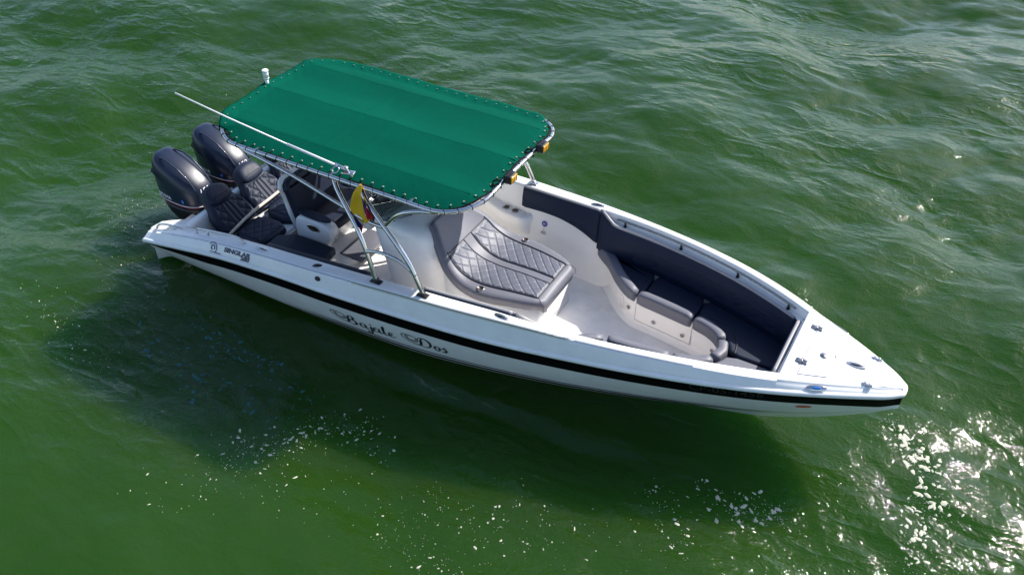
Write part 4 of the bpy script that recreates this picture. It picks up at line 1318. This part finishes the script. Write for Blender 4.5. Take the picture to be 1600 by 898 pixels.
# ------------------------------------------------------------------ outboard engines
def engine(y0):
    root = bpy.data.objects.new('outboard_engine', None); COL.objects.link(root); root.parent = boat
    root.location = (.03, y0, -.01); root.scale = (.86, .98, .90)
    def R_(cx, hx, hy, z, tilt=0.0, p=3.0, n=40, pf=None):
        out = []
        for t in np.linspace(0, 2 * math.pi, n, endpoint=False):
            c, s = math.cos(t), math.sin(t)
            x = hx * math.copysign(abs(c) ** (2 / p), c); y = hy * math.copysign(abs(s) ** (2 / p), s)
            y *= (1 - .16 * max(0, x / hx) ** 2 - .05 * max(0, -x / hx) ** 2)
            out.append((cx + x, y, z + tilt * x))
        return out
    # upper cowl: domed, falling away to the front
    rr = [R_(-.25, .40, .235, .30, -.02), R_(-.25, .435, .25, .36, -.03), R_(-.255, .455, .26, .48, -.06), R_(-.265, .455, .262, .60, -.12), R_(-.285, .435, .255, .71, -.20),
          R_(-.31, .40, .24, .80, -.28), R_(-.335, .35, .215, .87, -.34), R_(-.355, .28, .175, .92, -.36), R_(-.37, .19, .12, .95, -.36), R_(-.375, .08, .05, .963, -.36)]
    V, F = loft(rr); cowl = mesh('engine_cowling', V, F, COWL, root)
    # raised spine strips on the top
    for s in (-1, 1):
        pts = []
        for k in np.linspace(0, 1, 12):
            x = -.66 + k * .80
            zt = np.interp(x, [-.70, -.6, -.45, -.3, -.15, 0, .10, .16], [.90, 1.005, 1.035, 1.01, .94, .82, .69, .60])
            pts.append((x, s * np.interp(x, [-.66, -.3, .14], [.10, .145, .135]), zt - .035))
        m = MB(); m.add(*tube(pts, .012, seg=6, n=3)); m.build('cowling_ridge', COWL, cowl)
        m = MB()
        m.add(*loft([[(x_, s * (y_ + e), z_) for x_, y_, z_ in ((-.665, .195, .765), (-.50, .232, .725), (-.38, .243, .70), (-.50, .236, .775), (-.64, .19, .825))] for e in (0, .016)])); m.build('air_intake', DARKP, cowl)
    # red and white pinstripe round the cowl, sits on the skirt edge
    for dz, w, mm in ((.0, .008, WHITEP), (-.018, .006, RED)):
        ring = R_(-.25, .449, .262, .385 + dz, -.045)
        m = MB(); m.add(*tube([ring[i] for i in list(range(20, 39))], w * .7, seg=5)); m.build('cowling_pinstripe', mm, cowl)
        m = MB(); m.add(*tube([ring[i] for i in list(range(2, 20))], w * .7, seg=5)); m.build('cowling_pinstripe', mm, cowl)
    # lower cowl and leg
    rr = [R_(-.22, .10, .07, -.62, p=2.4), R_(-.22, .12, .08, -.35, p=2.4), R_(-.22, .17, .11, -.15, p=2.6), R_(-.22, .26, .17, -.02), R_(-.235, .36, .215, .12), R_(-.245, .40, .235, .24), R_(-.25, .41, .238, .30)]
    V, F = loft(rr); mesh('lower_cowling', V, F, DARKP, root)
    m = MB(); m.add(*box((.14, 0, .08), (.26, .30, .34), bev=.03)); m.add(*box((.22, 0, .30), (.12, .22, .10), bev=.02)); m.build('mounting_bracket', DARKP, root)
    m = MB(); m.add(*box((-.25, 0, -.72), (.36, .06, .5), bev=.02)); m.add(*disc((-.25, 0, -.86), .05, .5, R=roty(90), seg=12))
    m.build('lower_unit', DARKP, root)
    m = MB(); m.add(*tube([(.10, .08, .30), (.22, .10, .36), (.34, .12, .30), (.46, .14, .22)], .030, seg=10, n=5)); m.build('rigging_hose', RUBBER, root)
    m = MB(); m.add(*box((.185, -.02, .36), (.03, .07, .035), bev=.008)); m.build('cowling_latch', DARKP, cowl)
    # lettering on the front face and flanks
    def front(v):
        # face slopes: from (.19,.52) to (.12,.70)
        z = .565 + v[1] * .92; 
        x = np.interp(z, [.40, .5, .56, .62, .68, .75], [.197, .200, .195, .180, .157, .122]) + .0 + v[2]
        y = v[0] - .13
        return np.array([x + .004 - .25 * max(0, abs(y) - .06) ** 2 * 6, y, z])
    text_on('power_lettering', '150', .115, front, WHITEP, cowl, shear=.2, extrude=.002)
    def front2(v):
        z = .535 + v[1]; y = v[0] - .075
        return np.array([.203 + v[2] - .25 * max(0, abs(y) - .06) ** 2 * 6, y, z])
    text_on('stroke_lettering', 'FOUR STROKE', .026, front2, WHITEP, cowl, extrude=.002)
    ringA = R_(-.255, .455, .2645, .48, -.06, n=400, p=3.0)
    for s in (-1, 1):
        def flank(v, s=s):
            x = -.62 + v[0] if s < 0 else .0 - v[0]
            z = .425 + v[1]
            q = min(ringA, key=lambda w_: abs(w_[0] - x) + (9 if w_[1] * s < 0 else 0))
            return np.array([x, q[1] + s * (.001 + v[2]), z - .05 * (x + .25)])
        text_on('maker_lettering', 'YAMAHA', .085, flank, WHITEP, cowl, extrude=.002, xs_=.95)
        # small flower-shaped sticker
        m = MB()
        for k in range(5):
            t = math.radians(72 * k + 18)
            m.add(*disc((-.06 + .016 * math.cos(t), s * .2515, .455 + .016 * math.sin(t)), .014, .006, R=rotx(90 if s < 0 else -90), seg=8))
        m.build('cowling_sticker', BLUE, cowl)
    return root
engine(-.36); engine(.36)

# ------------------------------------------------------------------ flag hanging from the starboard arch
def flagmesh():
    V, F, I = [], [], []
    def strip(L, Rr, mi, n=12, w=6, off=0.0):
        base = len(V)
        L = crom(L, 4); Rr = crom(Rr, 4)
        n = min(len(L), len(Rr))
        for i in range(n):
            for j in range(w + 1):
                f = j / w
                p = L[i] * (1 - f) + Rr[i] * f
                p = p + np.array([.25, -.9, 0]) * (.018 * math.sin(f * 5.5 + i * .22) * min(1, i / 6) + off)
                V.append(p)
        for i in range(n - 1):
            for j in range(w):
                a = base + i * (w + 1) + j
                F.append((a, a + 1, a + w + 2, a + w + 1)); I.append(mi)
    Y = -1.13
    strip([(3.385, Y + .05, 2.06), (3.33, Y, 1.975), (3.285, Y, 1.85), (3.258, Y, 1.743), (3.314, Y, 1.65), (3.397, Y, 1.60)],
          [(3.405, Y + .05, 2.06), (3.423, Y, 1.965), (3.437, Y, 1.87), (3.449, Y, 1.753), (3.47, Y, 1.70), (3.495, Y, 1.669)], 0)
    strip([(3.258, Y, 1.743), (3.27, Y, 1.66), (3.30, Y, 1.57), (3.335, Y, 1.487)],
          [(3.264, Y, 1.738), (3.316, Y, 1.648), (3.36, Y, 1.62), (3.395, Y, 1.598)], 1, off=-.003)
    strip([(3.335, Y, 1.488), (3.345, Y, 1.480), (3.355, Y, 1.476)], [(3.393, Y, 1.597), (3.385, Y, 1.53), (3.372, Y, 1.477)], 2, off=-.003)
    strip([(3.428, Y, 1.925), (3.44, Y, 1.86), (3.452, Y, 1.775), (3.468, Y, 1.716)], [(3.435, Y, 1.925), (3.47, Y, 1.87), (3.49, Y, 1.80), (3.50, Y, 1.75)], 1, off=.006)
    strip([(3.455, Y, 1.83), (3.462, Y, 1.78), (3.47, Y, 1.735), (3.480, Y, 1.69)], [(3.475, Y, 1.85), (3.51, Y, 1.80), (3.55, Y, 1.76), (3.535, Y, 1.70)], 2, off=.012)
    return V, F, I
V, F, I = flagmesh()
fl_o = mesh('flag', V, F, [FYEL, FBLU, FRED], None, idx=I)
fl_o['label'] = 'yellow, blue and red striped flag drooping from the steel arch under the canopy edge'
fl_o['category'] = 'flag'
md = fl_o.modifiers.new('s', 'SOLIDIFY'); md.thickness = .002

# ------------------------------------------------------------------ water
N = 512; LT = 30.0
def ocean():
    k1 = 2 * math.pi * np.fft.fftfreq(N, LT / N)
    KX, KY = np.meshgrid(k1, k1, indexing='ij')
    K = np.hypot(KX, KY); K[0, 0] = 1
    th = math.radians(-80)                      # travelling direction
    cosd = (KX * math.cos(th) + KY * math.sin(th)) / K
    g = 9.81; U = 4.6; Lw = U * U / g
    S = np.exp(-1 / (K * Lw) ** 2) / K ** 4.25 * (0.22 + np.abs(cosd) ** 2.0) * np.exp(-(K * .016) ** 2)
    r = np.random.default_rng(5)
    A = (r.normal(size=(N, N)) + 1j * r.normal(size=(N, N))) * np.sqrt(S)
    A[0, 0] = 0
    h = np.real(np.fft.ifft2(A)); sc_ = 1 / h.std()
    dx = np.real(np.fft.ifft2(-1j * KX / K * A)); dy = np.real(np.fft.ifft2(-1j * KY / K * A))
    return h * sc_, dx * sc_, dy * sc_
OH, ODX, ODY = ocean()
AMP, CHOP = .145, .17
def samp(A, X, Y):
    u = (X / LT * N) % N; v = (Y / LT * N) % N
    i = np.floor(u).astype(int); j = np.floor(v).astype(int); fu, fv = u - i, v - j
    i2, j2 = (i + 1) % N, (j + 1) % N; i %= N; j %= N
    return A[i, j] * (1 - fu) * (1 - fv) + A[i2, j] * fu * (1 - fv) + A[i, j2] * (1 - fu) * fv + A[i2, j2] * fu * fv
def water_z(X, Y, spacing=None):
    X = np.asarray(X, float); Y = np.asarray(Y, float)
    f = np.ones_like(X) if spacing is None else spacing
    h = samp(OH, X + 20, Y + 12) * AMP * f
    # calm pocket in the lee of the hull, and kept below the sole inside it
    inside = np.clip(3 * (1.25 - np.hypot((X - 4.0) / 4.6, Y / 1.25) ** 2), 0, 1)
    h = h * (1 - .85 * np.clip(inside, 0, 1)) 
    lee = np.exp(-(((X - 5) / 5.5) ** 2 + ((Y + 3.2) / 2.2) ** 2))
    return WZ + h * (1 - .45 * lee)
def axis(a, b, d, far):
    c = list(np.arange(a, b + d / 2, d)); s = d; x = b
    up = []
    while x < far: s *= 1.16; x += s; up.append(x)
    s = d; x = a; dn = []
    while x > -far: s *= 1.16; x -= s; dn.append(x)
    return np.array(dn[::-1] + c + up)
ax_, ay_ = axis(-10.5, 14.5, .048, 3000), axis(-6.5, 15.5, .048, 3000)
X, Y = np.meshgrid(ax_, ay_, indexing='ij')
sx = np.gradient(ax_); sy = np.gradient(ay_)
SP = np.maximum(*np.meshgrid(sx, sy, indexing='ij'))
fade = np.clip(1.3 - SP / .9, 0, 1)
Z = water_z(X, Y, fade)
keep = 1 - np.clip(3 * (1.25 - np.hypot((X - 4.0) / 4.6, Y / 1.25) ** 2), 0, 1)
XX = X + samp(ODX, X + 20, Y + 12) * CHOP * fade * keep
YY = Y + samp(ODY, X + 20, Y + 12) * CHOP * fade * keep
nx, ny = X.shape
co = np.stack([XX, YY, Z], -1).reshape(-1, 3).astype(np.float32)
ii, jj = np.meshgrid(np.arange(nx - 1), np.arange(ny - 1), indexing='ij')
a = (ii * ny + jj).ravel()
faces = np.stack([a, a + ny, a + ny + 1, a + 1], 1).astype(np.int32)
me = bpy.data.meshes.new('water')
me.vertices.add(len(co)); me.vertices.foreach_set('co', co.ravel())
me.loops.add(faces.size); me.loops.foreach_set('vertex_index', faces.ravel())
me.polygons.add(len(faces)); me.polygons.foreach_set('loop_start', np.arange(0, faces.size, 4, dtype=np.int32))
me.polygons.foreach_set('use_smooth', np.ones(len(faces), bool))
me.update(calc_edges=True)
water = bpy.data.objects.new('water', me); COL.objects.link(water); water['kind'] = 'structure'
wm = bpy.data.materials.new('murky_green_water'); wm.use_nodes = True
nt = wm.node_tree; b = nt.nodes['Principled BSDF']
tc = nt.nodes.new('ShaderNodeTexCoord')
b.inputs['IOR'].default_value = 1.333
b.inputs['Roughness'].default_value = .045
b.inputs['Subsurface Weight'].default_value = 1.0
b.inputs['Subsurface Radius'].default_value = (.35, 1.0, .30)
b.inputs['Subsurface Scale'].default_value = 1.7
b.subsurface_method = 'BURLEY'
n = nt.nodes.new('ShaderNodeTexNoise'); n.inputs['Scale'].default_value = .35; n.inputs['Detail'].default_value = 3
nt.links.new(tc.outputs['Object'], n.inputs['Vector'])
cr = nt.nodes.new('ShaderNodeMix'); cr.data_type = 'RGBA'
cr.inputs[6].default_value = (.0105, .0365, .0028, 1); cr.inputs[7].default_value = (.0145, .0450, .0046, 1)
nt.links.new(n.outputs[0], cr.inputs[0]); nt.links.new(cr.outputs[2], b.inputs['Base Color'])
def wnode(kind, **kw):
    q = nt.nodes.new(kind)
    for k_, v_ in kw.items(): setattr(q, k_, v_)
    return q
# gust patches: where the small ripples are strong and where the surface lies smooth
gu = wnode('ShaderNodeTexNoise'); gu.inputs['Scale'].default_value = .30; gu.inputs['Detail'].default_value = 3; gu.inputs['Distortion'].default_value = .8
nt.links.new(tc.outputs['Object'], gu.inputs['Vector'])
gr = wnode('ShaderNodeMapRange'); gr.inputs[1].default_value = .40; gr.inputs[2].default_value = .62; gr.inputs[3].default_value = .18; gr.inputs[4].default_value = 1.0
nt.links.new(gu.outputs[0], gr.inputs[0])
prev = None
for sc_n, dist, ridged, stretch, gust in ((1.5, .055, False, .6, False), (3.2, .022, True, .45, True), (6.0, .030, False, .7, True), (15.0, .0100, False, .85, True), (36.0, .0048, False, 1.0, False)):
    mp = wnode('ShaderNodeMapping'); mp.inputs['Scale'].default_value = (stretch, 1, 1); mp.inputs['Location'].default_value = (sc_n, 2 * sc_n, 0)
    nz = wnode('ShaderNodeTexNoise'); nz.inputs['Scale'].default_value = sc_n; nz.inputs['Detail'].default_value = 2.5; nz.inputs['Distortion'].default_value = .5
    if ridged:
        nz.noise_type = 'RIDGED_MULTIFRACTAL'; nz.normalize = True; nz.inputs['Detail'].default_value = 1.5; nz.inputs['Gain'].default_value = 1.6; nz.inputs['Offset'].default_value = .85
    bp = wnode('ShaderNodeBump'); bp.inputs['Strength'].default_value = .9; bp.inputs['Distance'].default_value = dist
    nt.links.new(tc.outputs['Object'], mp.inputs[0]); nt.links.new(mp.outputs[0], nz.inputs['Vector'])
    if gust:
        mu = wnode('ShaderNodeMath', operation='MULTIPLY'); nt.links.new(nz.outputs[0], mu.inputs[0]); nt.links.new(gr.outputs[0], mu.inputs[1]); nt.links.new(mu.outputs[0], bp.inputs['Height'])
    else:
        nt.links.new(nz.outputs[0], bp.inputs['Height'])
    if prev: nt.links.new(prev.outputs[0], bp.inputs['Normal'])
    prev = bp
nt.links.new(prev.outputs[0], b.inputs['Normal'])
me.materials.append(wm)

# ------------------------------------------------------------------ foam flecks floating on the water
FOAM = mat('pale_foam', (.66, .64, .52), .8, alpha=.72, noise=.15, nscale=40)
SHADEF = mat('shaded_foam', (.028, .14, .155), .6, noise=.4, nscale=25, alpha=.6)  # same surface foam, dimmed to teal to paint the boat's shadow on it
fm = MB(); FIDX = []; SHADED = [0]
r = np.random.default_rng(8)
def fleck(x, y, s, el=1.0):
    k = r.integers(6, 11)
    if SHADED[0]: s *= .95
    ang = r.uniform(0, 6.28)
    pts = []
    for t in np.linspace(0, 2 * math.pi, k, endpoint=False):
        rad = s * r.uniform(.55, 1.25)
        px, py = rad * math.cos(t) * el, rad * math.sin(t) / el ** .5
        pts.append((x + px * math.cos(ang) - py * math.sin(ang), y + px * math.sin(ang) + py * math.cos(ang)))
    xs2 = np.array([x] + [p[0] for p in pts]); ys2 = np.array([y] + [p[1] for p in pts])
    # surface point under the choppy mesh
    z = water_z(xs2, ys2)
    dx = samp(ODX, xs2 + 20, ys2 + 12) * CHOP; dy = samp(ODY, xs2 + 20, ys2 + 12) * CHOP
    P0 = np.stack([xs2 + dx, ys2 + dy, z + .002], 1); P0[0, 2] += .006
    P1 = P0.copy(); P1[:, 2] -= .02
    n0 = len(P0)
    F = [(0, 1 + j, 1 + (j + 1) % k) for j in range(k)] + [(1 + j, n0 + 1 + j, n0 + 1 + (j + 1) % k, 1 + (j + 1) % k) for j in range(k)]
    fm.add(np.concatenate([P0, P1]), F); FIDX.extend([SHADED[0]] * len(F))
def streak(path, n, w, smin, smax, el=1.0):
    p = crom([(*q, 0) for q in path], 10)
    for _ in range(int(n * 1.9)):
        c = p[r.integers(0, len(p))]
        s = .62 * (smin + (smax - smin) * r.random() ** 5)
        fleck(c[0] + r.normal() * w, c[1] + r.normal() * w, s, r.uniform(1, 1.9) * el)
FOAM_STREAKS = []
for path, nf, w, smin, smax in (
    ([(8.80, .72), (8.98, .58), (9.18, .38), (9.33, -.1), (9.31, -.46), (9.33, -.86)], 230, .10, .006, .05),
    ([(9.35, .68), (9.47, .35), (9.46, -.12)], 40, .12, .005, .03),
    ([(7.43, -1.13), (7.71, -1.19), (7.92, -1.03), (8.11, -.93)], 75, .11, .006, .045),
    ([(7.06, -1.39), (7.31, -1.68), (7.36, -1.98)], 45, .12, .005, .03),
    ([(2.75, -3.07), (3.16, -2.94), (3.3, -2.6), (3.54, -2.37), (3.86, -2.24), (4.36, -2.35)], 120, .16, .006, .04),
    ([(2.62, -3.48), (3.04, -3.29), (3.44, -2.97)], 40, .18, .005, .022),
    ([(2.51, -4.06), (3.05, -3.75), (3.57, -3.41), (4.49, -2.97)], 40, .2, .005, .018),
    ([(4.84, -3.24), (5.29, -3.15), (5.7, -3.24), (5.92, -3.15)], 60, .16, .005, .03),
    ([(5.05, -2.79), (5.36, -2.7), (5.78, -2.46), (6.12, -2.44), (6.9, -2.2)], 90, .2, .005, .022),
    ([(.94, -1.69), (1.54, -1.88), (1.95, -1.9), (2.31, -1.88), (2.9, -2.0)], 90, .14, .008, .05),
    ([(.42, -2.32), (1.07, -2.34), (1.68, -2.54), (2.39, -2.59), (2.76, -2.49)], 110, .16, .008, .07),
    ([(1.0, -2.0), (2.0, -2.2), (2.97, -2.3)], 80, .25, .006, .04),
    ([(-.93, -2.68), (-.3, -2.73), (.16, -2.98), (.7, -3.03)], 50, .16, .006, .02),
    ([(-1.53, -.31), (-.94, -.69), (-.37, -1.8)], 50, .22, .006, .02),
    ([(4.48, 2.72), (4.71, 2.70), (4.98, 2.66)], 26, .06, .008, .028),
    ([(7.33, 2.28), (7.49, 2.09), (7.61, 1.88)], 26, .05, .006, .028),
    ([(8.2, -1.5), (8.6, -1.9), (9.0, -2.4)], 60, .35, .005, .018),
    ([(-3.0, 1.0), (-1.5, 2.5), (0, 4.0)], 30, .5, .006, .015),
):
    SHADED[0] = 1 if path[0] in ((.94, -1.69), (.42, -2.32), (1.0, -2.0)) else 0  # streaks in the boat's shadow take the darkened foam colour
    streak(path, nf, w, smin, smax)
fo = fm.build('foam', [FOAM, SHADEF], None, smooth=False, idx=FIDX)
fo['kind'] = 'stuff'
fo['label'] = 'pale foam flecks drifting on the green water around the boat'
